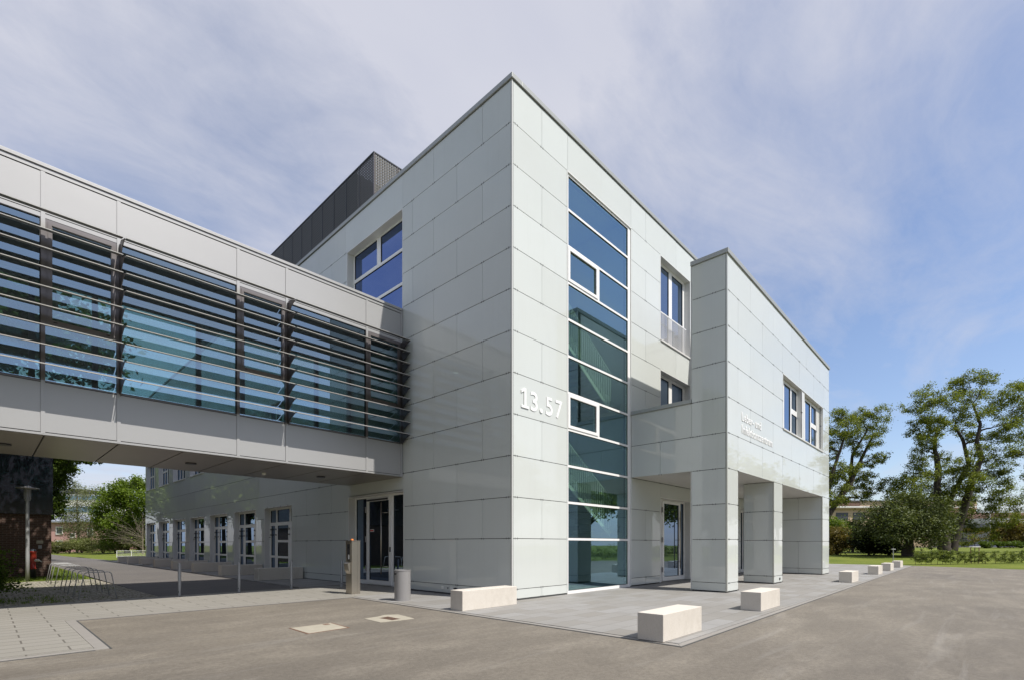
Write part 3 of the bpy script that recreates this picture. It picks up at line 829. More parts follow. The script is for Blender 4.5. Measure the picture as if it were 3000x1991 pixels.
# stair inside
mb = MB()
mb.box(2.1, 2.3, 0.32, 5.2, 0.01, 13.2, 'room_wall'); mb.box(6.4, 6.55, 0.32, 5.2, 0.01, 13.2, 'room_wall'); mb.box(2.3, 6.4, 5.2, 5.35, 0.01, 13.2, 'room_wall')
mb.box(2.3, 6.4, 0.32, 5.2, 0.0, 0.02, 'room_floor')
part(mb, 'stairwell_walls', bld)
for fl in (3.95, 8.42, 12.9):
    mb = MB(); mb.box(2.31, 6.39, 3.1, 5.19, fl - 0.22, fl, 'stair_slab'); mb.box(2.31, 2.998, 0.5, 3.1, fl - 0.22, fl, 'stair_slab')
    part(mb, 'floor_slab', bld)
def flight(mb, x0, z0, x1, z1, y0, y1, n):
    dx, dz = (x1 - x0) / n, (z1 - z0) / n
    for i in range(n):
        a, b = x0 + dx * i, x0 + dx * (i + 1); z = z0 + dz * (i + 0.5) + abs(dz) / 2
        mb.box(min(a, b), max(a, b), y0, y1, z - 0.30, z, 'stair_slab')
for top in (3.95, 8.42):
    mb = MB()
    flight(mb, 3.0, top, 5.75, top - 1.75, 0.62, 1.75, 10)
    mb.box(5.75, 6.38, 0.55, 3.08, top - 1.97, top - 1.77, 'stair_slab')
    flight(mb, 5.75, top - 1.75, 3.0, max(0.02, top - 4.3), 1.9, 3.0, 12)
    stc = part(mb, 'staircase', bld, 'lower staircase behind the stairwell glass' if top < 5 else 'upper staircase behind the stairwell glass')
    bl = MB(); sl = -1.75 / 2.75
    for i in range(25):
        x = 3.0 + i * 0.115; z = top + sl * (x - 3.0)
        bl.box(x - 0.017, x + 0.017, 0.585, 0.607, z - 0.32, z + 1.0, 'stair_metal')
    bl.tube([(2.9, 0.596, top + 1.06), (5.85, 0.596, top + 1.06 + sl * 2.95)], 0.03, 'stair_metal', 6)
    bl.hexa([(3.0, 0.58, top - 0.42), (5.75, 0.58, top - 2.17), (5.75, 0.61, top - 2.17), (3.0, 0.61, top - 0.42), (3.0, 0.58, top - 0.28), (5.75, 0.58, top - 2.03), (5.75, 0.61, top - 2.03), (3.0, 0.61, top - 0.28)], 'stair_metal')
    bl.tube([(2.33, 0.596, top + 1.06), (2.9, 0.596, top + 1.06)], 0.03, 'stair_metal', 6)
    for i in range(6): bl.box(2.35 + i * 0.115, 2.384 + i * 0.115, 0.585, 0.607, top - 0.1, top + 1.0, 'stair_metal')
    part(bl, 'balustrade', stc)

# --- windows above the canopy
def narrow_window(zb, zt, rail):
    mb = MB(); lining(mb, FB, 8.42, 11.17, zb, zt, 0.25)
    part(mb, 'window_reveal', bld)
    f, p = frame_rects(FB, 0.24, (8.45, 11.14, zb + 0.01, zt - 0.03), [(8.52, 9.64, zb + 0.10, zt - 0.14), (9.92, 10.94, zb + 0.10, zt - 0.14)])
    wn = part(f, 'window', bld, 'tall white casement window with juliet railing' if rail else 'shorter white window just above the canopy parapet'); part(p, 'pane', wn)
    if rail:
        r = MB()
        for i in range(21): x = 8.52 + i * 0.108; r.box(x, x + 0.022, 0.02, 0.042, 9.52, 10.56, 'white_frame')
        r.box(8.46, 10.78, 0.015, 0.047, 10.56, 10.60, 'white_frame'); r.box(8.46, 10.78, 0.015, 0.047, 9.48, 9.52, 'white_frame')
        part(r, 'railing', wn)
narrow_window(9.46, 12.77, True); narrow_window(6.22, 8.33, False)

# --- glass doors under the wing
def glass_door(u0, u1, top, leafs):
    mb = MB(); lining(mb, FB, u0, u1, 0.02, top, 0.25, bottom=False); part(mb, 'door_reveal', bld)
    (a, b), side = leafs
    f, p = frame_rects(FB, 0.24, (u0 + 0.03, u1 - 0.03, 0.02, top - 0.02), [side])
    if side[0] > b: pass
    sc_ = part(f, 'entrance_screen', bld); part(p, 'pane', sc_)
    f, p = frame_rects(FB, 0.20, (a, b, 0.05, top - 0.08), [(a + 0.13, b - 0.13, 0.20, top - 0.19)], thick=0.035)
    for z in (0.4, 1.6, 2.8): FB.box(f, a - 0.04, a, -0.22, -0.17, z, z + 0.2, 'grey_enamel')
    d_ = part(f, 'door', bld, 'white framed glass door beneath the entrance canopy'); part(p, 'pane', d_)
    h = MB(); hx = b - 0.20; h.tube([(hx, 0.10, 0.5), (hx, 0.10, 2.9)], 0.02, 'stainless', 8)
    for z in (0.8, 1.7, 2.6): h.tube([(hx, 0.10, z), (b - 0.06, 0.20, z)], 0.012, 'stainless', 6)
    part(h, 'handle', d_, smooth=True)
glass_door(8.42, 11.17, 3.35, ((9.02, 10.62), (10.74, 11.04, 0.20, 3.25)))
glass_door(17.3, 18.96, 3.40, ((17.4, 18.3), (18.40, 18.8, 0.20, 3.25)))

# --- canopy and wing
T_W = 10.55
mb = MB()      # narrow front of the wing and canopy (plane x = 6.19)
cells = [(-3.305, -2.22, z0, z1) for (z0, z1) in ROWS if z1 < 4.0]
cells += [(-3.305, -1.12, L[2], L[3]), (-1.12, -0.02, L[2], L[3]), (-2.22, -0.02, L[3], L[4]), (-3.305, -2.22, L[3], L[4])]
cells += [(-3.305, -2.22, L[k], L[k + 1]) for k in range(4, 8)]
clad(mb, FWF, cells)
clips(mb, FWF, [(-1.12, L[2]), (-1.12, L[3]), (-2.22, L[3]), (-2.22, L[4])] + [(-2.95, L[k]) for k in range(-0, 8)] + [(-2.45, L[k]) for k in range(0, 8)])
mb.box(6.22, 6.44, -3.30, -2.24, 0.02, T_W - 0.02, 'joint_dark')
mb.box(6.22, 6.44, -2.238, 0.0, L[2] + 0.02, 6.12, 'joint_dark')
part(mb, 'clad_wall', bld, 'shaded front of the canopy and entrance pillar')

mb = MB()      # street side of the wing (plane y = -3.35)
WEND = 20.40
holeW = [(12.17, 19.05, 6.12, 8.33), (7.15, 10.99, -1, L[2]), (12.09, 18.95, -1, L[2])]
ja = [7.15, 9.63, 12.13, 14.63, 17.15, 19.3]; jb = [8.34, 10.9, 13.4, 15.9, 18.4]
rowsW = []
for i, (z0, z1) in enumerate(ROWS):
    if z1 > T_W + 0.1: break
    k = i - 2
    if z1 < 4.0: js = [7.15, 10.99, 12.09, 18.95]
    else: js = jb if k % 2 == 1 else ja
    rowsW.append((z0, z1, js))
cl, cp = cells_from(rowsW, 6.235, WEND)
clad(mb, FWS, cl, holeW)
cp = [(u, z) for (u, z) in cp if not any(h[0] - 0.0 < u < h[1] + 0.0 and h[2] - 0.02 < z < h[3] + 0.02 for h in holeW)]
clips(mb, FWS, cp)
backing(mb, FWS, 6.46, WEND - 0.03, 0.03, T_W - 0.02, [holeW[0], (7.11, 11.03, -1, L[2] + 0.035), (12.05, 18.99, -1, L[2] + 0.035)], -0.03, -0.28)
part(mb, 'clad_wall', bld, 'sunlit wing wall carrying the raised lettering')

def column(x0, x1, y0, y1, nm, faces):
    mb = MB()
    mb.box(x0 + 0.03, x1 - 0.03, y0 + 0.285, y1 - 0.03, 0.03, L[2] - 0.002, 'joint_dark')
    rows = [r for r in ROWS if r[1] < 4.0]
    if 'L' in faces: fr = Fr('x', x0, -1); clad(mb, fr, [(y0 + 0.045, y1 - 0.02, a, b) for a, b in rows]); clips(mb, fr, [(y0 + 0.3, z) for z in (BASE0, L[0], L[1])] + [(y1 - 0.2, z) for z in (BASE0, L[0], L[1])])
    if 'R' in faces: fr = Fr('x', x1, 1); clad(mb, fr, [(y0 + 0.02, y1 - 0.02, a, b) for a, b in rows])
    if 'B' in faces: fr = Fr('y', y1, 1); clad(mb, fr, [(x0 + 0.02, x1 - 0.02, a, b) for a, b in rows])
    mb.box(x0 - 0.003, x0 + 0.030, y0 - 0.003, y0 + 0.044, 0.04, L[2] - 0.004, 'light_trim'); mb.box(x1 - 0.03, x1 + 0.001, y0 + 0.001, y0 + 0.044, 0.04, L[2] - 0.004, 'light_trim')
    mb.box(x0 + 0.02, x1 - 0.02, y0 + 0.02, y1 - 0.02, 0.006, 0.03, 'joint_dark')
    return part(mb, nm, bld)
column(6.19, 7.15, -3.35, -2.22, 'pillar', 'RB')
p2 = column(10.99, 12.09, -3.35, -2.24, 'pillar', 'LRB')
v_ = MB(); v_.tube([(11.72, -3.375, 0.17), (11.72, -3.33, 0.17)], 0.05, 'dark_metal', 12); part(v_, 'wall_valve', p2)
mb = MB()      # end wall of the wing
fr = Fr('x', 18.95, -1)
cells = []
for i, (a, b) in enumerate([r for r in ROWS if r[1] < 4.0]):
    js = [-3.305, -2.28, -0.02] if i in (0, 1, 3) else [-3.305, -1.2, -0.02]
    for c, d in zip(js, js[1:]): cells.append((c, d, a, b))
clad(mb, fr, cells)
clips(mb, fr, [(-2.28, z) for z in (BASE0, L[0], L[2] - 0.03)])
mb.box(18.98, WEND - 0.01, -3.06, -0.01, 0.03, L[2], 'joint_dark')
mb.box(18.97, WEND - 0.02, -3.3, -0.02, 0.006, 0.03, 'joint_dark')
mb.box(18.947, 18.978, -3.353, -3.306, 0.04, L[2] - 0.004, 'light_trim')
mb.box(18.98, 18.99, -3.32, -3.05, 0.04, L[2], 'joint_dark')
mb.box(WEND - 0.001, WEND + 0.02, -3.33, -0.0, 0.04, T_W, 'white_render')
part(mb, 'end_wall', bld)
mb = MB()      # corner trims
for (x, y, z1) in ((6.19, -3.35, T_W),):
    mb.box(x - 0.006, x + 0.016, y + 0.016, y + 0.036, 0.05, z1, 'light_trim'); mb.box(x - 0.002, x + 0.034, y - 0.006, y + 0.016, 0.05, z1, 'light_trim')
mb.box(6.175, 6.215, -2.218, -2.195, 0.04, L[2] - 0.01, 'white_metal'); mb.box(6.175, 6.215, -2.218, -2.195, 6.24, T_W, 'white_metal')
part(mb, 'corner_trim', bld)
mb = MB()      # soffit, wing roof, canopy top, inner faces
mb.box(6.24, WEND - 0.02, -3.06, -0.04, L[2] + 0.012, L[2] + 0.05, 'soffit_panel')
mb.box(7.13, 18.96, -3.345, -3.061, L[2] + 0.006, L[2] + 0.028, 'soffit_panel')
part(mb, 'soffit', bld)
mb = MB()
mb.box(6.45, 11.3, -2.238, -0.04, 6.0, 6.10, 'pale_roof')
mb.box(11.3, WEND - 0.02, -3.05, -0.04, 10.2, 10.35, 'pale_roof')
mb.box(6.45, 11.3, -3.06, -2.24, 6.0, T_W - 0.02, 'white_render')
mb.box(11.3, 11.5, -2.23, -0.04, 6.1, T_W - 0.02, 'white_render')
part(mb, 'wing_roof', bld)
mb = MB()
mb.box(6.145, 6.50, -2.215, -0.02, 6.11, 6.235, 'coping_metal')
mb.box(6.145, WEND + 0.04, -3.395, -2.19, T_W + 0.0, T_W + 0.14, 'coping_metal')
mb.box(11.26, WEND + 0.04, -2.188, -0.02, T_W + 0.0, T_W + 0.14, 'coping_metal')
part(mb, 'coping', bld, bevel=0.006)

# wing windows
mb = MB()
lining(mb, FWS, 12.17, 19.05, 6.12, 8.33, 0.33, t=0.025)
FWS.box(mb, 15.02, 15.60, -0.33, -0.02, 6.15, 8.30, 'white_metal')
FWS.box(mb, 18.50, 19.02, -0.33, -0.16, 6.15, 8.30, 'white_metal')
for u in (15.03, 18.55): FWS.box(mb, u, u + 0.02, -0.019, 0.0, 6.2, 8.25, 'dark_metal'); FWS.box(mb, u - 0.10, u + 0.06, -0.02, 0.02, 7.3, 7.33, 'dark_metal')
part(mb, 'window_reveal', bld)
def wing_window(u0, u1, lab):
    s_ = u1 - u0
    pn = [(u0 + 0.10, u0 + 0.62 , 6.27, 7.12), (u0 + 0.10, u0 + 0.62, 7.34, 8.16), (u0 + 0.74, u0 + 1.66, 6.27, 8.16), (u0 + 1.84, u1 - 0.09, 6.27, 7.12), (u0 + 1.84, u1 - 0.09, 7.34, 8.16)]
    f, p = frame_rects(FWS, 0.17, (u0, u1, 6.15, 8.28), pn)
    wn = part(f, 'window', bld, lab); part(p, 'pane', wn)
wing_window(12.25, 15.0, 'white window nearer the raised lettering'); wing_window(15.62, 18.5, 'white window nearer the end of the wing')
# interior backing of the wing
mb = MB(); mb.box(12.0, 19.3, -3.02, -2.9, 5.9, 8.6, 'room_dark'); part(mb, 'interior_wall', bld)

# --- plant room on the roof
mb = MB()
mb.box(1.50, 1.53, 9.31, 34, 13.7, 17.8, 'perforated_metal'); mb.box(1.531, 9.0, 9.31, 9.34, 13.7, 17.8, 'perforated_metal')
part_pr = part(mb, 'plant_screen', bld, 'dark perforated metal screen on the roof')
mb = MB()
for q in range(20): mb.box(1.485, 1.499, 9.31 + 1.14 * q, 9.335 + 1.14 * q, 13.7, 17.82, 'fascia_dark')
for q in range(7): mb.box(1.5 + 1.14 * q, 1.53 + 1.14 * q, 9.295, 9.309, 13.7, 17.82, 'bracket_metal')
mb.box(1.48, 1.56, 9.29, 34, 17.80, 17.84, 'fascia_dark'); mb.box(1.561, 9.0, 9.29, 9.36, 17.80, 17.84, 'fascia_dark')
part(mb, 'screen_frame', part_pr)
mb = MB(); mb.box(1.60, 9.0, 10.9, 33.9, 13.6, 17.79, 'plant_room_dark'); part(mb, 'plant_room', bld)

# --- raised numbers and lettering
def text_part(s, name, u0, u1, zb, cap, fr, parent, bold=0.0, space=1.0, lab=None):
    cu = bpy.data.curves.new(name, 'FONT'); cu.body = s; cu.size = 1.0; cu.extrude = 0.005; cu.offset = bold; cu.space_character = space
    cu.resolution_u = 6
    to = bpy.data.objects.new(name + '_tmp', cu); COL.objects.link(to)
    bpy.context.view_layer.update()
    dg = bpy.context.evaluated_depsgraph_get()
    me = bpy.data.meshes.new_from_object(to.evaluated_get(dg)); bpy.data.objects.remove(to)
    me.name = name
    n = len(me.vertices); co = np.empty(n * 3); me.vertices.foreach_get('co', co); co = co.reshape(-1, 3)
    x0, x1 = co[:, 0].min(), co[:, 0].max()
    hcap = 0.729
    out = np.empty_like(co)
    uu = u0 + (co[:, 0] - x0) / (x1 - x0) * (u1 - u0)
    zz = zb + co[:, 1] / hcap * cap
    oo = 0.010 + co[:, 2]
    out[:, 0] = uu; out[:, 1] = fr.p + fr.sg * oo; out[:, 2] = zz
    off = parent.location
    out -= np.array(off)
    me.vertices.foreach_set('co', out.ravel()); me.materials.clear(); me.materials.append(MATS['letter_white'])
    for p in me.polygons: p.material_index = 0
    me.update()
    o = bpy.data.objects.new(name, me); COL.objects.link(o); o.parent = parent
    if lab: o['label'] = lab
    return o
nb_ = [text_part(ch, 'house_number', a, b, 5.235, h_, FB, bld, 0.010) for ch, a, b, h_ in (('3', 0.74, 1.04, 0.545), ('5', 1.40, 1.71, 0.545), ('7', 1.85, 2.17, 0.545))]
dg_ = MB(); dg_.box(0.35, 0.66, -0.025, -0.007, 5.235, 5.305, 'letter_white'); dg_.box(0.465, 0.550, -0.025, -0.007, 5.306, 5.78, 'letter_white')
dg_.hexa([(0.35, -0.025, 5.625), (0.464, -0.025, 5.69), (0.464, -0.007, 5.69), (0.35, -0.007, 5.625), (0.35, -0.025, 5.70), (0.464, -0.025, 5.78), (0.464, -0.007, 5.78), (0.35, -0.007, 5.70)], 'letter_white')
cyl = [(1.195 + 0.062 * math.cos(t * math.pi / 9), 5.295 + 0.062 * math.sin(t * math.pi / 9)) for t in range(18)]
b0 = len(dg_.v); dg_.v += [(x, -0.007, z) for x, z in cyl] + [(x, -0.025, z) for x, z in cyl]
dg_.f += [tuple(range(b0, b0 + 18)), tuple(range(b0 + 35, b0 + 17, -1))] + [(b0 + i, b0 + 18 + i, b0 + 18 + (i + 1) % 18, b0 + (i + 1) % 18) for i in range(18)]
dg_.m += [0] * 20; dg_.tone += [0.5] * 20
for o_ in nb_:                           # join the digits into one number
    me = o_.data; b0 = len(dg_.v)
    dg_.v += [tuple(v.co + Vector(bld.location)) for v in me.vertices]
    for p in me.polygons: dg_.f.append(tuple(b0 + i for i in p.vertices)); dg_.m.append(0); dg_.tone.append(0.5)
    bpy.data.objects.remove(o_)
part(dg_, 'house_number', bld, 'raised white number 13.57')
text_part('Leber- und', 'lettering', 7.50, 9.46, 5.60, 0.285, FWS, bld, 0.020, 1.10, 'raised white words Leber- und')
text_part('Infektionszentrum', 'lettering', 7.50, 10.77, 5.19, 0.285, FWS, bld, 0.020, 1.10, 'raised white word Infektionszentrum')
# small wall fittings near the corner plinth
mb = MB(); mb.tube([(-0.05, 2.30, 0.17), (0.0, 2.30, 0.17)], 0.055, 'dark_metal', 14); part(mb, 'wall_valve', bld)
mb = MB(); mb.tube([(-0.02, 2.66, 0.19), (0.0, 2.66, 0.19)], 0.022, 'dark_metal', 10); part(mb, 'wall_tap', bld)
for u in (2.44, 2.86):
    mb = MB(); FA.box(mb, u, u + 0.11, 0.001, 0.012, 0.15, 0.24, 'sticker_white'); part(mb, 'wall_plate', bld)

# ================================================================ FOOTBRIDGE
YB = 5.02; YR = 8.60
br = empty('footbridge', (-9, 6.8, 3.76), 'enclosed grey metal footbridge with long horizontal louvres joining the building at first floor', 'footbridge')
X0 = -22.33
FBR = Fr('y', YB, -1)
nar = [(-1.33, -0.09), (-5.07, -3.85), (-8.79, -7.57), (-12.51, -11.29), (-16.23, -15.01), (-19.95, -18.73)]
posts = [-0.06, -1.345, -3.84, -5.09, -7.565, -8.81, -11.29, -12.53, -15.01, -16.25, -18.73, -19.97, -22.3]
def parapet(z0, z1, nm, lab):
    mb = MB()
    for a, b in zip(posts[1:], posts):
        FBR.box(mb, a + 0.035, b - 0.035, -0.06, -0.012, z0, z1, 'bridge_metal')
        FBR.box(mb, a + 0.020, b - 0.020, -0.05, -0.02, z0 - 0.015, z1 + 0.015, 'joint_dark')
    part(mb, nm, br, lab)
parapet(8.36, 9.19, 'upper_panel', 'plain grey metal panels above the glazing')
parapet(3.84, 4.86, 'lower_panel', 'plain grey metal panels below the glazing')
mb = MB()
for p in posts:
    FBR.box(mb, p - 0.034, p + 0.034, -0.09, 0.006, 3.80, 4.90, 'bridge_metal'); FBR.box(mb, p - 0.034, p + 0.034, -0.09, 0.006, 4.9, 8.0, 'bridge_frame_shade'); FBR.box(mb, p - 0.034, p + 0.034, -0.09, 0.006, 8.0, 9.20, 'bridge_metal')  # middle stretch of each post painted darker as louvre shade
mb.box(X0, -0.02, YB + 0.012, YB + 0.10, 8.255, 8.34, 'bridge_metal')
mb.box(X0, -0.02, YB + 0.012, YB + 0.10, 4.875, 4.905, 'bridge_frame_shade')
mb.box(X0, -0.02, YB - 0.004, YB + 0.10, 3.775, 3.82, 'bridge_metal')
mb.box(X0, -0.02, YB + 0.005, YB + 0.10, 9.215, 9.285, 'bridge_metal')
part(mb, 'front_frame', br)
mb = MB()
mb.box(X0, -0.02, YB - 0.02, YB + 0.30, 9.30, 9.375, 'bridge_metal'); mb.box(X0, -0.02, YR - 0.30, YR + 0.03, 9.30, 9.375, 'bridge_metal')
part(mb, 'coping', br, bevel=0.005)
mb = MB()
mb.box(X0, -0.02, YB + 0.31, YR - 0.31, 9.10, 9.2, 'pale_roof')
mb.box(X0, -0.02, YB + 0.30, YR - 0.16, 8.36, 8.42, 'plant_room_dark')
part(mb, 'roof', br)
mb = MB(); mb.box(X0, -0.02, YB + 0.12, YR - 0.12, 4.55, 4.70, 'room_floor')
part(mb, 'floor_slab', br)
mb = MB()
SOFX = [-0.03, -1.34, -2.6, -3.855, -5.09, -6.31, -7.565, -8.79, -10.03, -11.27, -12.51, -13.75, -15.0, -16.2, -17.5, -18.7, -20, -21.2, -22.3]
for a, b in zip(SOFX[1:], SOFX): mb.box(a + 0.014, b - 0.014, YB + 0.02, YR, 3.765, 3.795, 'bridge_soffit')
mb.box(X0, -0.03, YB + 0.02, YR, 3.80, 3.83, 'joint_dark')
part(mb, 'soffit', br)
for x in (-1.96, -5.70, -9.35, -13.1):
    s_ = MB(); s_.lathe(x, 6.88, [(0.135, 3.735), (0.135, 3.764)], 'dark_metal', 20); part(s_, 'soffit_light', br)
s_ = MB(); s_.box(-3.62, -3.54, 7.35, 7.43, 3.70, 3.764, 'sticker_white'); part(s_, 'soffit_sensor', br)
# rear side
mb = MB()
mb.box(X0, -0.02, YR - 0.06, YR, 3.80, 4.88, 'bridge_metal'); mb.box(X0, -0.02, YR - 0.06, YR, 8.25, 9.29, 'bridge_metal')
for x in posts: mb.box(x - 0.06, x + 0.06, YR - 0.15, YR - 0.001, 4.88, 8.25, 'dark_metal')
part(mb, 'rear_frame', br)
mb = MB(); mb.box(X0, -0.05, YR - 0.11, YR - 0.10, 4.88, 8.25, 'rear_glass'); part(mb, 'rear_glazing', br)
# front glazing, bay by bay
for i, (a, b) in enumerate(zip(posts[1:6], posts[:5])): pass
for i in range(len(posts) - 1):
    a, b = posts[i + 1], posts[i]
    narrow = (b - a) < 1.6
    f = MB(); p = MB()
    if narrow:
        rs = subtract([(a + 0.035, b - 0.035, 6.08, 8.25)], (a + 0.145, b - 0.135, 6.18, 8.13))
        for r in rs: FBR.box(f, r[0], r[1], -0.085, -0.018, r[2], r[3], 'bridge_frame_shade')
        rs = subtract([(a + 0.075, b - 0.07, 6.11, 8.20)], (a + 0.135, b - 0.125, 6.17, 8.14))
        for r in rs: FBR.box(f, r[0], r[1], -0.017, -0.004, r[2], r[3], 'bridge_frame_shade')
        FBR.box(f, a + 0.16, a + 0.22, -0.003, 0.004, 6.125, 6.14, 'black_rubber'); FBR.box(f, b - 0.22, b - 0.16, -0.003, 0.004, 6.125, 6.14, 'black_rubber')
        FBR.box(p, a + 0.14, b - 0.13, -0.06, -0.05, 6.17, 8.14, 'clear_glass')
        FBR.box(p, a + 0.03, b - 0.03, -0.06, -0.05, 4.905, 6.08, 'clear_glass')
    else:
        rs = subtract([(a + 0.035, b - 0.035, 4.905, 8.25)], (a + 0.05, b - 0.05, 4.92, 8.24))
        for r in rs: FBR.box(f, r[0], r[1], -0.085, -0.018, r[2], r[3], 'black_rubber')
        FBR.box(p, a + 0.04, b - 0.04, -0.06, -0.05, 4.91, 8.245, 'clear_glass')
    wn = part(f, 'window', br, 'narrow opening light with heavy grey frame' if narrow else None); part(p, 'pane', wn)
# louvre blades on curved brackets
bays = [(-3.81, -0.10), (-7.53, -3.84), (-11.25, -7.56), (-14.97, -11.28)]
def blade(mb, x0, x1, z):
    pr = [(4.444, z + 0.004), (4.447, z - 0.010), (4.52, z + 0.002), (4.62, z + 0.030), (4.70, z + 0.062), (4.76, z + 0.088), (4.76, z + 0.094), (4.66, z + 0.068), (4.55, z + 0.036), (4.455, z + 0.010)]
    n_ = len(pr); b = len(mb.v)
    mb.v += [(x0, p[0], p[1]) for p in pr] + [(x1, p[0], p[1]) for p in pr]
    ku, kt = mb.mi('louvre_under_shade'), mb.mi('louvre_metal')
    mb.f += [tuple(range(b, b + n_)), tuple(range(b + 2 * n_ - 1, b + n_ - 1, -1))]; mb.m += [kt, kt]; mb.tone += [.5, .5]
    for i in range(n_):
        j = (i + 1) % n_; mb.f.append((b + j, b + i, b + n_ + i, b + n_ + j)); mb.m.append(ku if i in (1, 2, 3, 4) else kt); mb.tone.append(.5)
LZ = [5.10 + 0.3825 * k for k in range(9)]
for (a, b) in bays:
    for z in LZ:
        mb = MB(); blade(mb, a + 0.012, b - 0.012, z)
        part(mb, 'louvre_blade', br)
for x in (-0.085, -3.825, -7.545, -11.265, -14.985):
    mb = MB()
    mb.box(x - 0.02, x + 0.02, YB - 0.07, YB - 0.008, 4.88, 8.22, 'bracket_metal')
    for z in LZ:
        prof = [(4.47, z - 0.008), (4.60, z - 0.045), (4.74, z - 0.10), (4.86, z - 0.19), (4.95, z - 0.275), (4.95, z + 0.10), (4.78, z + 0.09), (4.60, z + 0.02)]
        mb.extrude_x(prof, x - 0.008, x + 0.008, 'bracket_metal')
    part(mb, 'louvre_bracket', br)
g = MB(); g.tube([(-3.3, 6.2, 8.355), (-3.3, 6.2, 8.359)], 0.10, 'downlight_glow', 14)
part(g, 'ceiling_light', br)
# support far to the left
mb = MB(); mb.box(-22.2, -21.6, 5.3, 8.3, -0.1, 3.77, 'bridge_metal'); part(mb, 'support_pier', br)

# ================================================================ BENCHES, BIN, COLUMN, BOLLARDS
def bench(x0, y0, lx, ly, h, label, group, dark=False, foot=False):
    mb = MB(); mb.box(-lx / 2, lx / 2, -ly / 2, ly / 2, 0.004 if not foot else 0.07, h, 'pale_concrete')
    if foot: mb.box(-lx / 2 + 0.2, -lx / 2 + 0.6, -ly / 2 + 0.05, ly / 2 - 0.05, 0.0, 0.07, 'pale_concrete'); mb.box(lx / 2 - 0.6, lx / 2 - 0.2, -ly / 2 + 0.05, ly / 2 - 0.05, 0.0, 0.07, 'pale_concrete')
    o = mb.build('stone_bench', bevel=0.008); o.location = (x0 + lx / 2, y0 + ly / 2, 0)
    tag(o, label, 'bench', group); return o
gp = 'concrete bench blocks along the street kerb'
for x, y, s in ((-2.53, -5.56, 'pale concrete bench block at the pavement corner, largest and nearest to the camera'),
                (2.28, -5.51, 'pale concrete bench block in front of the first pillar, second from the pavement corner'),
                (13.75, -5.40, 'pale concrete bench block beyond the end of the wing, third from the pavement corner'),
                (21.0, -5.36, 'pale concrete bench block on the kerb, fourth from the pavement corner'),
                (25.95, -5.32, 'pale concrete bench block on the kerb, fifth from the pavement corner, just before the last'),
                (31.45, -5.25, 'pale concrete bench block farthest away, in front of the small signpost on the lawn')):
    bench(x, y, 1.44, 0.44, 0.43, s, gp)
bench(-2.28, -0.62, 1.80, 0.42, 0.46, 'long pale concrete bench standing beside the building corner and the grey bin', 'concrete bench beside the corner')
yb_ = [12.45, 17.06, 21.55, 25.85, 30.3, 34.7, 39.1, 43.2]
nm_ = ['nearest to the entrance', 'second from the entrance', 'third from the entrance', 'fourth from the entrance', 'fifth from the entrance', 'sixth from the entrance, raised on two feet', 'seventh from the entrance, next to the last', 'farthest, by the lawn']
for i, y in enumerate(yb_):
    bench(-1.93, y, 1.85, 0.46, 0.47 + 0.03, 'shaded concrete bench before the ground floor windows, ' + nm_[i], 'concrete benches along the window facade', foot=(i == 5)).location.z = 0.026

mb = MB(); mb.lathe(0, 0, [(0.215, 0.004), (0.215, 0.80), (0.222, 0.802), (0.222, 0.825), (0.205, 0.825), (0.20, 0.79)], 'grey_enamel', 40)
bn = empty('litter_bin', (-1.92, 2.24, 0), 'grey cylindrical litter bin standing in front of the glass entrance door', 'litter bin')
o = mb.build('bin_body', smooth=True); o.parent = bn
md = o.modifiers.new('e', 'EDGE_SPLIT'); md.split_angle = R(35)
mb = MB(); mb.lathe(0, 0, [(0.198, 0.775), (0.198, 0.786)], 'black_rubber', 30); mb.build('bin_opening').parent = bn
mb = MB(); mb.box(-0.235, -0.213, -0.03, 0.03, 0.70, 0.75, 'dark_metal'); mb.build('bin_lock').parent = bn

sp = empty('access_terminal', (-1.92, 4.89, 0), 'stainless steel access terminal column with intercom and orange lamp', 'access terminal')
mb = MB(); mb.box(-2.04, -1.86, 4.71, 5.07, 0.004, 1.60, 'stainless'); mb.box(-1.857, -1.76, 4.71, 5.07, 0.004, 1.60, 'stainless'); mb.box(-2.045, -1.755, 4.705, 5.075, 1.602, 1.625, 'stainless')
part(mb, 'column_body', sp, bevel=0.003)
mb = MB(); mb.box(-2.050, -2.041, 4.78, 4.98, 1.02, 1.52, 'dark_metal'); mb.box(-2.060, -2.051, 4.76, 4.785, 1.0, 1.55, 'stainless'); mb.box(-2.056, -2.051, 4.83, 4.90, 1.06, 1.20, 'sticker_white')
mb.tube([(-2.051, 4.88, 1.42), (-2.066, 4.88, 1.42)], 0.035, 'black_rubber', 12)
part(mb, 'intercom', sp)
mb = MB(); mb.hexa([(-2.10, 4.77, 0.72), (-2.041, 4.77, 0.62), (-2.041, 5.02, 0.62), (-2.10, 5.02, 0.72), (-2.14, 4.77, 0.93), (-2.041, 4.77, 0.98), (-2.041, 5.02, 0.98), (-2.14, 5.02, 0.93)], 'stainless')
part(mb, 'card_hood', sp)
mb = MB(); mb.lathe(-1.93, 4.89, [(0.05, 1.626), (0.045, 1.66), (0.02, 1.68)], 'orange_lamp', 14); part(mb, 'signal_lamp', sp, smooth=True)

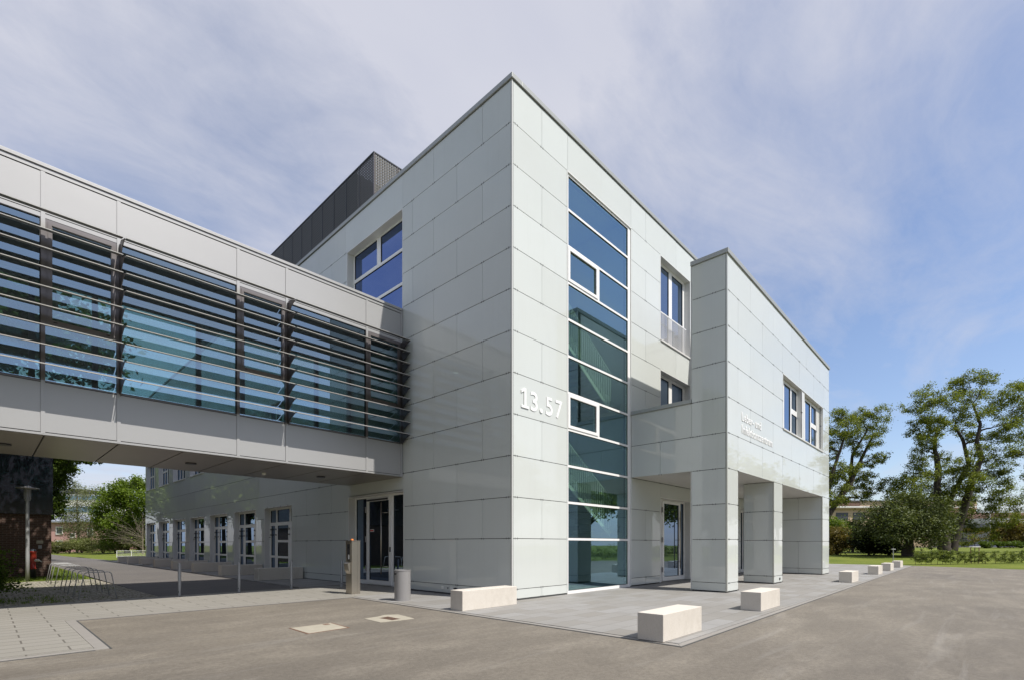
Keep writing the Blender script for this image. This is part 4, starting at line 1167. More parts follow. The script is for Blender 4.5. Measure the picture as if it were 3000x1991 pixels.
def bollard(x, y, label):
    root = empty('bollard', (x, y, 0), label, 'bollard', 'grey steel bollards across the side road')
    mb = MB(); mb.lathe(0, 0, [(0.042, 0.0), (0.042, 0.945), (0.036, 0.955), (0.02, 0.958)], 'galvanised', 16); o = mb.build('post', smooth=True); o.parent = root
    md = o.modifiers.new('e', 'EDGE_SPLIT'); md.split_angle = R(40)
    mb = MB(); mb.lathe(0, 0, [(0.05, 0.0), (0.05, 0.012)], 'galvanised', 16); mb.tube([(-0.03, -0.028, 0.13), (-0.035, -0.036, 0.13)], 0.014, 'black_rubber', 8); mb.build('foot_lock').parent = root
    return root
bollard(-5.73, 7.92, 'slim grey steel bollard in the shade, leftmost of the row, nearest to the bicycle hoops')
bollard(-4.13, 7.92, 'slim grey steel bollard in the middle of the side road')
bollard(-2.47, 7.98, 'slim grey steel bollard in front of the nearest shaded concrete bench')
bollard(-0.87, 7.55, 'slim grey steel bollard just left of the stainless access terminal')

# bicycle hoops
hy = [8.53, 9.72, 10.97, 11.97, 13.10, 14.95, 16.55, 17.55, 18.35]
hl = ['nearest to the paved path', 'second from the paved path', 'third from the paved path', 'fourth from the paved path', 'fifth from the paved path, half in the sun',
      'sunlit, fourth from the far end of the row', 'sunlit, third from the far end of the row', 'sunlit, second from the far end of the row', 'sunlit, at the far end by the grass']
hb = MB()
pts = [(-0.41, 0, 0)]
for t in range(0, 7): a = math.pi - t / 6 * math.pi / 2 * 0.9; pts.append((-0.20 + 0.10 * math.cos(a), 0, 0.65 + 0.10 * math.sin(a)))
pts2 = [(-p[0], p[1], p[2]) for p in reversed(pts)]
hb.tube(pts + pts2, 0.012, 'galvanised', 8)
hoop0 = hb.build('bicycle_hoop', smooth=True)
for i, y in enumerate(hy):
    o = hoop0 if i == 0 else hoop0.copy()
    if i: COL.objects.link(o)
    o.location = (-7.50, y, 0)
    tag(o, 'thin steel bicycle hoop, ' + hl[i], 'bicycle stand', 'bicycle hoops on the cobbles')

# ================================================================ LEFT: BRICK BUILDING, LAMP, HYDRANT
bb = empty('brick_building', (-14, 28, 0), 'dark red brick building with black overhanging upper cladding behind the street lamp', 'building')
mb = MB(); mb.box(-24, -7.45, 22.8, 38, -0.1, 2.90, 'dark_brick'); part(mb, 'brick_wall', bb)
mb = MB(); mb.box(-24.1, -7.40, 22.66, 38.1, 2.91, 9.2, 'dark_cladding_glass'); part(mb, 'black_cladding', bb)
mb = MB(); mb.box(-7.96, -7.73, 22.77, 22.799, 1.55, 1.70, 'drain_concrete'); part(mb, 'wall_sign', bb)
mb = MB(); mb.box(-7.90, -7.78, 22.72, 22.799, 1.32, 1.48, 'grey_cladding'); part(mb, 'wall_box', bb)

lp = empty('street_lamp', (-8.41, 19.3, 0), 'galvanised street lamp with flat round disc shade before the brick building', 'street lamp')
mb = MB(); mb.lathe(-8.41, 19.3, [(0.065, -0.02), (0.065, 1.0), (0.055, 3.30), (0.055, 3.32)], 'galvanised', 16); part(mb, 'pole', lp, smooth=True)
mb = MB(); mb.lathe(-8.41, 19.3, [(0.085, 3.30), (0.085, 3.36)], 'galvanised', 16)
for q in range(10):
    t = q * math.pi / 5; mb.tube([(-8.41 + 0.10 * math.cos(t), 19.3 + 0.10 * math.sin(t), 3.36), (-8.41 + 0.10 * math.cos(t), 19.3 + 0.10 * math.sin(t), 3.78)], 0.008, 'galvanised', 5)
mb.lathe(-8.41, 19.3, [(0.06, 3.36), (0.075, 3.5), (0.075, 3.76)], 'grey_cladding', 14)
part(mb, 'lantern', lp)
mb = MB(); mb.lathe(-8.41, 19.3, [(0.375, 3.80), (0.36, 3.82), (0.12, 3.855), (0.09, 3.90)], 'grey_enamel', 32); part(mb, 'lamp_shade', lp, smooth=True)

hy_ = empty('fire_hydrant', (-8.12, 21.9, 0), 'red pillar fire hydrant with pale outlet standing by the brick wall', 'fire hydrant')
mb = MB(); mb.lathe(-8.12, 21.9, [(0.10, 0.0), (0.10, 0.40), (0.105, 0.41)], 'dark_metal', 16); part(mb, 'foot', hy_, smooth=True)
mb = MB(); mb.lathe(-8.12, 21.9, [(0.12, 0.41), (0.12, 0.45), (0.095, 0.46), (0.10, 0.75), (0.12, 0.95), (0.125, 1.15), (0.14, 1.16), (0.14, 1.20)], 'hydrant_red', 18); part(mb, 'pillar', hy_, smooth=True)
mb = MB(); mb.lathe(-8.12, 21.9, [(0.12, 1.201), (0.11, 1.26), (0.04, 1.33)], 'fascia_dark', 16); part(mb, 'cap', hy_, smooth=True)
mb = MB(); mb.tube([(-8.06, 21.85, 0.80), (-7.93, 21.78, 0.80)], 0.055, 'sticker_white', 12); mb.tube([(-7.93, 21.78, 0.80), (-7.84, 21.74, 0.72)], 0.02, 'sticker_white', 8); part(mb, 'outlet', hy_, smooth=True)

# ================================================================ VEGETATION
def leaf_mesh(name, pts, size, m, parent=None, up=0.35, tangle=None):
    pts = np.asarray(pts); n = len(pts)
    s = size * rng.uniform(0.6, 1.35, n)
    nrm = rng.normal(size=(n, 3)); nrm[:, 2] = np.abs(nrm[:, 2]) + up; nrm /= np.linalg.norm(nrm, axis=1)[:, None]
    t = rng.normal(size=(n, 3)); t -= nrm * (t * nrm).sum(1)[:, None]; t /= np.linalg.norm(t, axis=1)[:, None]
    b = np.cross(nrm, t)
    asp = rng.uniform(0.45, 0.8, n)
    v = np.empty((n, 4, 3))
    v[:, 0] = pts - t * s[:, None] * 0.5
    v[:, 1] = pts + b * (s * asp * 0.5)[:, None] + nrm * (s * 0.10)[:, None]
    v[:, 2] = pts + t * s[:, None] * 0.5
    v[:, 3] = pts - b * (s * asp * 0.5)[:, None] + nrm * (s * 0.10)[:, None]
    v = v.reshape(-1, 3)
    me = bpy.data.meshes.new(name)
    me.vertices.add(4 * n); me.vertices.foreach_set('co', v.ravel())
    me.loops.add(4 * n); me.loops.foreach_set('vertex_index', np.arange(4 * n, dtype=np.int32))
    me.polygons.add(n); me.polygons.foreach_set('loop_start', np.arange(0, 4 * n, 4, dtype=np.int32))
    try: me.polygons.foreach_set('loop_total', np.full(n, 4, dtype=np.int32))
    except Exception: pass
    me.materials.append(MATS[m]); me.update(calc_edges=True)
    o = bpy.data.objects.new(name, me); COL.objects.link(o)
    if parent is not None: o.parent = parent
    return o

def clump_points(c, r, n, shell=0.35, clumps=9, flat=1.0):
    """leaf positions inside an ellipsoid pad made of smaller clumps"""
    c = np.array(c, float); r = np.array(r, float)
    cc = rng.normal(size=(clumps, 3)); cc /= np.linalg.norm(cc, axis=1)[:, None]; cc *= rng.uniform(0.25, 0.92, clumps)[:, None] ** 0.6
    which = rng.integers(0, clumps, n)
    off = rng.normal(size=(n, 3)) * shell
    p = cc[which] + off * 0.55
    return c + p * r

def grow_tree(name, base, targets, trunks, bark, leafm, leaf_size, n_leaf, label, cat, group=None, r0=0.3, thin=0.02, droop=0.0, pad_flat=0.5, clumps=9, extra=None, shell=0.42, spread=1.0):
    """targets: list of (offset xyz, pad radius); limbs join each pad to the nearest limb already grown"""
    root = empty(name, base, label, cat, group)
    mb = MB(); nodes = []        # (pos, radius)
    for tr in trunks:            # each trunk: list of (x,y,z,r)
        P = [Vector(t[:3]) for t in tr]; Rr = [t[3] for t in tr]
        fine = []; fr_ = []
        for i in range(len(P) - 1):
            for q in range(6):
                u = q / 6.0
                fine.append(P[i].lerp(P[i + 1], u) + Vector((random.uniform(-1, 1), random.uniform(-1, 1), 0)) * Rr[i] * 0.15 * (1 if (i or q) else 0)); fr_.append(Rr[i] * (1 - u) + Rr[i + 1] * u)
        fine.append(P[-1]); fr_.append(Rr[-1])
        mb.tube(fine, fr_, bark, 10, cap=False)
        nodes += list(zip(fine, fr_))[4:]
    tg = sorted(targets, key=lambda t: min((Vector(t[0]) - n_[0]).length for n_ in nodes))
    leaves = []
    tot = sum(t[1] ** 2 for t in tg)
    for (c, r) in tg:
        c = Vector(c)
        def cost(nd):
            d = c - nd[0]; dl = d.length
            return dl * (1.0 + (0.9 if d.z < 0.15 * dl else 0.0)) - 1.2 * min(nd[1], 0.3)
        best = min(nodes, key=cost)
        a = best[0]; ra = max(thin, min(best[1] * 0.68, 0.045 + 0.028 * (c - a).length + 0.02 * r))
        d = c - a; perp = Vector((random.uniform(-1, 1), random.uniform(-1, 1), random.uniform(-0.4, 0.5))) * d.length * 0.16
        p1 = a + d * 0.33 + perp + Vector((0, 0, 0.10 * d.length)); p2 = a + d * 0.68 - perp * 0.5 + Vector((0, 0, 0.08 * d.length))
        path = []; rr = []
        for q in range(9):
            u = q / 8.0
            pt = a * (1 - u) ** 3 + p1 * 3 * u * (1 - u) ** 2 + p2 * 3 * u * u * (1 - u) + c * u ** 3
            path.append(pt + Vector((random.uniform(-1, 1), random.uniform(-1, 1), random.uniform(-1, 1))) * 0.03 * d.length * (0 if q in (0,) else 1)); rr.append(ra * (1 - u) + thin * u)
        mb.tube(path, rr, bark, 6, cap=False)
        nodes += list(zip(path, rr))[2:]
        for q in range(3):       # twigs inside the pad
            e = c + Vector((random.uniform(-1, 1) * r, random.uniform(-1, 1) * r, random.uniform(-0.3, 0.5) * r * pad_flat)) * 0.8
            mb.tube([path[6], path[6].lerp(e, 0.5) + Vector((0, 0, 0.1 * r)), e], [rr[6] * 0.6, thin * 0.7, thin * 0.4], bark, 4, cap=False)
        n = int(n_leaf * r * r / tot)
        pts = clump_points(c, (r * spread, r * spread, r * spread * pad_flat), n, shell, clumps)
        if droop: pts[:, 2] -= rng.exponential(droop, n) * r
        leaves.append(pts)
    if extra is not None: leaves.append(np.asarray(extra))
    o = mb.build('trunk', smooth=True); o.parent = root
    P = np.vstack(leaves); P = P[P[:, 2] > 0.12]
    leaf_mesh('crown', P, leaf_size, leafm, root)
    return root

def rel(px, py, d, base):
    v = at(px, d, zat(py, d)) - Vector(base); return (v.x, v.y, v.z)

# the big multi stemmed locust on the lawn
D1 = 60
base = at(2765, D1); base.z = zr(base.x, base.y) - 0.05
def T(px, py, r, dd=0.0, b=None): return (rel(px, py, D1 + dd, base), r)
tg = [T(2830, 1115, 1.2, 1), T(2890, 1110, 1.0, -1), T(2800, 1135, 1.0, 2), T(2720, 1160, 1.3, 0), T(2770, 1165, 1.2, -2), T(2850, 1160, 1.3, 2), T(2950, 1150, 1.4, 1), T(2990, 1150, 1.2, -2),
      T(2680, 1195, 1.2, 2), T(2735, 1215, 1.3, -2), T(2790, 1215, 1.2, 2), T(2860, 1205, 1.3, -1), T(2925, 1200, 1.4, 2), T(3000, 1195, 1.3, 0),
      T(2700, 1240, 1.1, 1), T(2760, 1255, 1.1, -1), T(2830, 1250, 1.2, 2), T(2960, 1240, 1.3, -2), T(3050, 1220, 1.6, 0),
      T(2690, 1275, 1.1, 2), T(2720, 1290, 1.0, -2), T(2850, 1280, 0.9, 1), T(2900, 1285, 1.2, 1), T(2980, 1280, 1.2, 2), T(2710, 1320, 1.1, 1), 
      T(2870, 1320, 1.0, -2), T(2930, 1330, 1.2, 1), T(3000, 1320, 1.3, -1), T(2690, 1350, 1.0, -1), T(2760, 1340, 0.9, 2), T(2820, 1360, 1.1, -2), T(2870, 1365, 1.2, 2), T(2930, 1370, 1.1, 0),
      T(2680, 1385, 1.1, 2), T(2740, 1380, 1.2, -1), T(2790, 1395, 1.2, 1), T(2850, 1410, 1.4, -2), T(2910, 1400, 1.4, 1), T(2640, 1410, 1.1, 0), T(2600, 1420, 0.9, 0),
      T(2690, 1430, 1.4, -2), T(2650, 1450, 1.5, 1), T(2740, 1440, 1.4, 2), T(2800, 1450, 1.3, -1), T(2870, 1450, 1.4, 2), T(2950, 1450, 1.4, -1), T(3000, 1470, 1.3, 1), T(2700, 1480, 1.5, 1), T(2640, 1490, 1.3, -1),
      T(2820, 1490, 1.2, 1), T(2900, 1500, 1.4, 0), T(2960, 1520, 1.1, 0), T(2830, 1530, 1.1, 2), T(2875, 1560, 1.2, 1), T(2700, 1530, 1.2, 2), T(2830, 1580, 0.9, 0), T(2920, 1545, 0.8, 1), T(3060, 1380, 1.6, 0), T(3080, 1300, 1.6, 1)]
def W(px, py, r, dd=0.0): v = rel(px, py, D1 + dd, base); return (v[0], v[1], v[2], r * 0.80)
def G0(px, r, dd=0.0): v = at(px, D1 + dd) - base; return (v[0], v[1], -0.1, r)
trs = [[G0(2768, 0.72), W(2762, 1560, 0.62), W(2752, 1500, 0.56, .5), W(2745, 1440, 0.45, .5), W(2750, 1370, 0.42, 1), W(2738, 1310, 0.26, 1), W(2745, 1250, 0.15, 1)],
       [G0(2785, 0.52), W(2810, 1540, 0.50), W(2828, 1470, 0.5, -.5), W(2850, 1400, 0.42, -1), W(2875, 1340, 0.36, -1), W(2862, 1290, 0.26, -1), W(2872, 1240, 0.20, -1), W(2850, 1180, 0.12, 0)],
       [W(2755, 1520, 0.4, .5), W(2800, 1430, 0.34, 1), W(2838, 1360, 0.28, 1.5), W(2822, 1290, 0.22, 1.5), W(2800, 1250, 0.14, 1.5)]]
grow_tree('locust_tree', tuple(base), tg, trs, 'bark', 'locust_leaf', 0.17, 105000, 'tall spreading locust tree with dark twisted stems on the right lawn', 'tree', thin=0.025, pad_flat=0.72, shell=0.30, clumps=15, spread=1.38)

# second locust, half behind the wing
base = at(2404, 62); base.z = zr(base.x, base.y) - 0.05; D1 = 62
tg = [T(2460, 1215, 1.1), T(2520, 1220, 1.2, 1), T(2580, 1210, 1.2, -1), T(2440, 1245, 1.2, 2), T(2490, 1250, 1.4, -2), T(2550, 1250, 1.4, 2), T(2430, 1285, 1.2, 0), T(2480, 1290, 1.1, 2),
      T(2560, 1290, 1.0, -1), T(2520, 1320, 0.9), T(2580, 1340, 0.8, -1), T(2440, 1330, 1.0, 1), T(2560, 1350, 0.9, 1), T(2480, 1370, 1.1, -2), T(2430, 1380, 1.3, 1), T(2520, 1380, 0.9, 0), T(2540, 1400, 0.9, 1), T(2450, 1410, 1.3, -1),
      T(2500, 1420, 1.0, 2), T(2550, 1430, 1.0, 0), T(2470, 1450, 1.2, 0), T(2430, 1460, 1.3, -2), T(2380, 1300, 1.5), T(2370, 1240, 1.5), T(2390, 1400, 1.4), T(2530, 1455, 0.9, 0)]
trs = [[G0(2404, 0.5), W(2415, 1530, 0.46), W(2450, 1470, 0.40), W(2490, 1420, 0.32), W(2520, 1350, 0.24), W(2560, 1270, 0.14)], [W(2450, 1470, 0.3), W(2490, 1400, 0.26, 1), W(2498, 1330, 0.2, 1), W(2540, 1260, 0.12, 1)],
       [W(2404, 1530, 0.35, -1), W(2440, 1380, 0.26, -1), W(2470, 1290, 0.16, -1)]]
grow_tree('locust_tree', tuple(base), tg, trs, 'bark', 'locust_leaf', 0.17, 44000, 'slender locust tree leaning out from behind the wing', 'tree', thin=0.025, pad_flat=0.72, shell=0.30, clumps=15, spread=1.38)

# round hornbeam
base = at(2660, 49); base.z = zr(base.x, base.y) - 0.05
c0 = Vector(rel(2650, 1525, 49, base))
tg = [((c0.x + 3.6 * math.cos(a) * k, c0.y + 3.6 * math.sin(a) * k, c0.z + dz), 1.7) for a, k, dz in [(q * 1.05, 0.8, random.uniform(-1.3, 0.2)) for q in range(6)]] + \
     [((c0.x + 2.0 * math.cos(a), c0.y + 2.0 * math.sin(a), c0.z + random.uniform(0.6, 1.6)), 1.5) for a in (0.3, 1.9, 3.3, 4.8)] + [((c0.x, c0.y, c0.z + 2.1), 1.3), ((c0.x, c0.y, c0.z), 2.2)]
grow_tree('hornbeam_tree', tuple(base), tg, [[(0, 0, -0.1, 0.55), (0.05, 0, 1.0, 0.45), (0.1, 0, 2.2, 0.35), (0, 0.1, 3.6, 0.2)]], 'bark', 'hornbeam_leaf', 0.20, 26000, 'low round crowned hornbeam with short thick trunk on the right lawn', 'tree', pad_flat=0.85, shell=0.48, clumps=14, droop=0.12)

def bush(name, base, rx, ry, h, leafm, size, n, label, cat='shrub', group=None, lumps=9, stem=True, holes=0.5):
    root = empty(name, tuple(base), label, cat, group)
    pts = []
    for i in range(lumps):
        a = random.uniform(0, 2 * math.pi); k = random.uniform(0.0, 0.62); zc = random.uniform(0.25, 0.80) * h
        rr = random.uniform(0.30, 0.46)
        pts.append(clump_points((math.cos(a) * k * rx, math.sin(a) * k * ry, zc), (rx * rr * 1.2, ry * rr * 1.2, h * rr * 0.62), n // lumps, 0.5, 7))
    P = np.vstack(pts); P = P[(P[:, 2] > 0.02) & (P[:, 2] < h * 1.05)]
    leaf_mesh('foliage', P, size, leafm, root)
    mb = MB()
    for i in range(7):
        a = random.uniform(0, 2 * math.pi); k = random.uniform(0.2, 0.7)
        mb.tube([(0, 0, -0.1), (math.cos(a) * k * rx * 0.4, math.sin(a) * k * ry * 0.4, h * 0.4), (math.cos(a) * k * rx, math.sin(a) * k * ry, h * 0.85)], [0.05 * h / 2, 0.03 * h / 2, 0.008], 'bark', 5, cap=False)
    mb.build('stems').parent = root
    return root
def on_r(px, d): v = at(px, d); v.z = zr(v.x, v.y); return v
bush('yew_shrub', on_r(2545, 52), 2.5, 2.2, 2.6, 'yew_leaf', 0.17, 16000, 'broad near black yew shrub under the locust trees', lumps=14)
bush('yew_shrub', on_r(2605, 53), 1.7, 1.7, 2.0, 'yew_leaf', 0.17, 8000, 'smaller near black yew shrub beside the hornbeam trunk', lumps=10)
bush('rust_shrub', on_r(2455, 55), 2.6, 2.2, 3.4, 'rust_leaf', 0.2, 9000, 'rust tinged shrub beside the end of the wing', lumps=12)
bush('green_shrub', on_r(2440, 60), 3.0, 2.5, 4.6, 'bright_leaf', 0.22, 8000, 'yellow green shrub behind the rust tinged one', lumps=12)
bush('dark_shrub', on_r(2500, 64), 3.4, 2.6, 4.4, 'dark_leaf', 0.22, 9000, 'dark green shrub rising behind the yew', lumps=12)
bush('dark_shrub', on_r(2590, 66), 3.2, 2.6, 4.2, 'dark_leaf', 0.22, 9000, 'dark green shrub behind the hornbeam, before the tan building', lumps=12)
bush('green_shrub', on_r(2925, 90), 4.2, 3, 3.6, 'rust_leaf', 0.3, 6000, 'yellowish bush before the low grey building, left of the larger one', lumps=10)
bush('green_shrub', on_r(2992, 88), 4.6, 3, 5.6, 'rust_leaf', 0.3, 9000, 'large yellowish bush before the low grey building at the photo edge', lumps=12)
for i, px in enumerate((2890, 2930, 2970, 3010)):
    bush('ground_shrub', on_r(px, 84), 2.4, 1.4, 1.2, 'maple_leaf', 0.2, 2500, ['low green shrub under the lamp post', 'low green shrub right of the far lamp post', 'low green shrub below the large yellowish bush', 'low green shrub cut by the photo edge'][i], group='low shrubs beyond the lawn', lumps=6)

# young hedge plants along the asphalt edge
def hedge_plant(px, wpx, hgt, label, dens=1.0):
    t = (px - 2680) / 320.0
    p = at(px, 37.6 - 1.0 * t); p.z = 0.0
    rx = wpx / F_PX * 37.5 / 2
    root = empty('hedge_plant', tuple(p), label, 'hedge plant', 'young hedge plants along the asphalt edge')
    ns = max(1, int(round(rx / 0.2))); pts = []; mb = MB()
    for i in range(ns):
        ox = (i - (ns - 1) / 2) * 2 * rx / ns
        bx, by = RT[0] * ox, RT[1] * ox
        mb.tube([(bx, by, -0.05), (bx + random.uniform(-.05, .05), by, hgt * 0.5), (bx + random.uniform(-.1, .1), by, hgt * 0.95)], [0.014, 0.01, 0.005], 'bark', 5, cap=False)
        for q in range(7):
            z = hgt * (0.25 + 0.7 * q / 6) ; a = random.uniform(0, 6.28); k = 0.17 * (1 - 0.4 * q / 6)
            e = (bx + math.cos(a) * k, by + math.sin(a) * k, z + 0.06)
            mb.tube([(bx, by, z - 0.04), e], [0.006, 0.003], 'bark', 4, cap=False)
            pts.append(clump_points(e, (0.20, 0.20, 0.11), int(85 * dens), 0.6, 5))
    mb.build('stem').parent = root
    leaf_mesh('foliage', np.vstack(pts), 0.085, 'hedge_leaf', root)
hp = [(2682, 22, 0.92), (2699, 14, 0.88), (2713, 10, 0.80), (2728, 22, 0.95), (2754, 30, 1.0), (2778, 26, 1.0), (2806, 16, 0.95), (2826, 22, 0.85), (2846, 12, 0.95), (2866, 18, 0.95), (2887, 20, 0.9), (2916, 22, 0.98), (2944, 22, 0.92), (2970, 14, 0.90), (2994, 22, 0.98)]
hpos = ['leftmost, by the pavement end', 'second from the left', 'third from the left, thin', 'fourth from the left', 'bushy one in front of the locust trunks', 'bushy one just right of the locust trunks', 'seventh from the left', 'eighth from the left', 'slim one left of the staked sapling', 'bushy one right of the staked sapling', 'eleventh from the left', 'fourth from the photo edge', 'third from the photo edge', 'thin one, second from the photo edge', 'cut by the photo edge']
for (a, b, c), s in zip(hp, hpos): hedge_plant(a, b, c, 'young leafy hedge plant, ' + s, 1.25 if b > 24 else 0.9)

# staked sapling
p = at(2856, 38.2); p.z = 0.0
root = empty('sapling', tuple(p), 'thin young tree tied to a wooden stake frame behind the hedge plants', 'tree')
mb = MB(); mb.tube([(0, 0, -0.05), (0.02, 0, 1.3), (-0.02, 0.02, 2.3)], [0.03, 0.025, 0.008], 'bark', 6, cap=False)
pts = []
for q in range(9):
    a = random.uniform(0, 6.28); z = 1.5 + q * 0.1; e = (math.cos(a) * 0.45, math.sin(a) * 0.45, z + 0.25)
    mb.tube([(0, 0, z), e], [0.010, 0.004], 'bark', 4, cap=False); pts.append(clump_points(e, (0.3, 0.3, 0.2), 24, 0.5, 4))
mb.build('trunk').parent = root; leaf_mesh('crown', np.vstack(pts), 0.10, 'rust_leaf', root)
sf = empty('stake_frame', tuple(p), 'wooden two post stake frame with pale crossbar holding the sapling', 'tree stake')
for s in (-0.32, 0.33):
    mb = MB(); mb.tube([(RT[0] * s, RT[1] * s, -0.05), (RT[0] * s, RT[1] * s, 1.30)], 0.035, 'stake_wood', 8); mb.build('post').parent = sf
mb = MB(); mb.tube([(RT[0] * -0.42, RT[1] * -0.42, 1.33), (RT[0] * 0.42, RT[1] * 0.42, 1.33)], 0.03, 'white_render', 8); mb.build('crossbar').parent = sf

# small signpost on the lawn, and the far lamp
p = on_r(2617, 44)
root = empty('signpost', tuple(p), 'short thin grey post with a small crosswise plate behind the farthest bench', 'signpost')
mb = MB(); mb.tube([(0, 0, -0.1), (0, 0, 1.05)], 0.03, 'galvanised', 8); mb.build('post').parent = root
mb = MB(); mb.hexa([(RT[0] * s * 0.19 + FW[0] * t, RT[1] * s * 0.19 + FW[1] * t, z) for z in (0.90, 0.99) for s, t in ((-1, -0.045), (1, -0.045), (1, -0.032), (-1, -0.032))], 'galvanised'); mb.build('plate').parent = root
p = on_r(2900, 95)
root = empty('lamp_post', tuple(p), 'tall slender lamp post across the lawn before the low grey building', 'lamp post')
mb = MB(); mb.lathe(0, 0, [(0.16, -0.1), (0.13, 3), (0.08, 7.6)], 'galvanised', 10); mb.build('pole', smooth=True).parent = root
mb = MB(); mb.lathe(0, 0, [(0.12, 7.6), (0.32, 7.75), (0.30, 7.9), (0.10, 8.0)], 'grey_enamel', 12); mb.build('lamp_head', smooth=True).parent = root

# buildings across the lawn
def slab(name, root, px0, px1, d0, d1, py0, py1, m, depth=12.0, zb=None):
    """a wall seen from px0 to px1, running back from the view"""
    a, b = at(px0, d0), at(px1, d1)
    z1 = zat(py0, d0); z0 = zat(py1, d0) if zb is None else zb
    mb = MB(); n = Vector((FW[0], FW[1], 0)) * depth
    pts = [(a.x, a.y), (b.x, b.y), (b.x + n.x, b.y + n.y), (a.x + n.x, a.y + n.y)]
    mb.prism(pts, z0, z1, m); return part(mb, name, root)
c = at(2600, 130)
tb = empty('tan_building', (c.x, c.y, 0), 'long tan coloured building with brown band beyond the trees on the right', 'building')
slab('wall', tb, 2380, 2860, 128, 128, 1490, 1640, 'tan_render', 14, 0.0)
slab('upper_storey', tb, 2376, 2862, 127.4, 127.4, 1466, 1489.5, 'tan_render', 15)
slab('brown_band', tb, 2376, 2520, 127.2, 127.2, 1468, 1480, 'brown_band', 0.15)
slab('pale_band', tb, 2376, 2862, 127.1, 127.1, 1481, 1485, 'white_render', 0.2)
slab('roof', tb, 2372, 2866, 127, 127, 1463, 1465.8, 'slate_roof', 16)
for i in range(9): slab('window', tb, 2400 + i * 50, 2435 + i * 50, 127.9, 127.9, 1500, 1522, 'fascia_dark', 0.3)
c = at(2930, 108)
gb = empty('low_building', (c.x, c.y, 0), 'low grey building with pale flat roof and dark fascia at the far right', 'building')
slab('brown_wall', gb, 2835, 3120, 122, 122, 1500, 1520, 'brown_band', 10)
slab('pale_roof', gb, 2900, 3150, 114, 114, 1515.5, 1535, 'pale_roof', 7.5)
slab('fascia', gb, 2830, 3140, 108, 108, 1532, 1544, 'fascia_dark', 6)
slab('shaded_wall', gb, 2850, 3140, 110.5, 110.5, 1544.3, 1560, 'black_rubber', 3)  # black colour stands in for shade beneath the fascia
slab('wall', gb, 2850, 3140, 110, 110, 1557, 1640, 'grey_cladding', 3.6, 0.0)
s_ = slab('skylight', gb, 2975, 3010, 112.5, 112.5, 1528, 1531.8, 'white_render', 1.2)

# ---------------- left background
def on_l(px, d): v = at(px, d); v.z = zl(v.x, v.y) if v.y > 47.5 and v.x > -2 else 0.0; return v
# pink house
c = at(230, 104)
ph = empty('pink_house', (c.x, c.y, 0), 'pink rendered house with grey roof and white framed windows beyond the road', 'house')
slab('wall', ph, 120, 420, 104, 104, 1528, 1640, 'pink_render', 9, -0.3)
a, b = at(110, 103.3), at(430, 103.3); n = Vector((FW[0], FW[1], 0))
mb = MB(); z0 = zat(1528, 104); z1 = zat(1508, 108)
mb.hexa([(a.x, a.y, z0), (b.x, b.y, z0), (b.x + n.x * 5, b.y + n.y * 5, z1), (a.x + n.x * 5, a.y + n.y * 5, z1), (a.x, a.y, z0 + 0.25), (b.x, b.y, z0 + 0.25), (b.x + n.x * 5, b.y + n.y * 5, z1 + 0.25), (a.x + n.x * 5, a.y + n.y * 5, z1 + 0.25)], 'slate_roof')
mb.hexa([(a.x + n.x * 5, a.y + n.y * 5, z1), (b.x + n.x * 5, b.y + n.y * 5, z1), (b.x + n.x * 10, b.y + n.y * 10, z0), (a.x + n.x * 10, a.y + n.y * 10, z0), (a.x + n.x * 5, a.y + n.y * 5, z1 + 0.25), (b.x + n.x * 5, b.y + n.y * 5, z1 + 0.25), (b.x + n.x * 10, b.y + n.y * 10, z0 + 0.25), (a.x + n.x * 10, a.y + n.y * 10, z0 + 0.25)], 'slate_roof')
part(mb, 'roof', ph)
for (x0, x1, y0, y1) in ((163, 183, 1541, 1564), (205, 220, 1560, 1574), (163, 183, 1581, 1600), (255, 272, 1545, 1566), (320, 340, 1545, 1566)):
    wf = slab('window', ph, x0, x1, 103.85, 103.85, y0, y1, 'white_render', 0.2)
    slab('pane', wf, x0 + 2.5, x1 - 2.5, 103.8, 103.8, y0 + 3, y1 - 4, 'fascia_dark', 0.1)
# white office block
c = at(230, 190)
wb = empty('white_office_block', (c.x, c.y, 0), 'tall white office block with blue window bands far behind the birch', 'building')
slab('wall', wb, 60, 300, 190, 190, 1447, 1640, 'white_render', 14, 0.0)
slab('roof_storey', wb, 60, 235, 192, 192, 1430, 1446.5, 'fascia_dark', 9)
for y0, y1 in ((1449, 1462), (1482, 1498)):
    for q in range(12):
        slab('window', wb, 66 + q * 19.2, 82 + q * 19.2, 189.8, 189.8, y0, y1, 'blue_band', 0.4)

# white railing on the mound
p = on_l(342, 58)
rl = empty('metal_railing', tuple(p), 'white metal railing on the lawn mound before the hedge', 'railing')
mb = MB(); L_ = (424 - 342) / F_PX * 58 + 2.0
for zz in (0.15, 0.80): mb.tube([(0, 0, zz), (RT[0] * L_, RT[1] * L_, zz)], 0.03, 'rail_white', 6)
for q in range(int(L_ / 0.14)):
    mb.tube([(RT[0] * q * 0.14, RT[1] * q * 0.14, 0.15), (RT[0] * q * 0.14, RT[1] * q * 0.14, 0.80)], 0.010, 'rail_white', 4)
mb.build('rails').parent = rl
for q in range(4):
    mb = MB(); s = min(L_, q * 1.7); mb.tube([(RT[0] * s, RT[1] * s, -0.15), (RT[0] * s, RT[1] * s, 0.82)], 0.035, 'rail_white', 6); mb.build('post').parent = rl

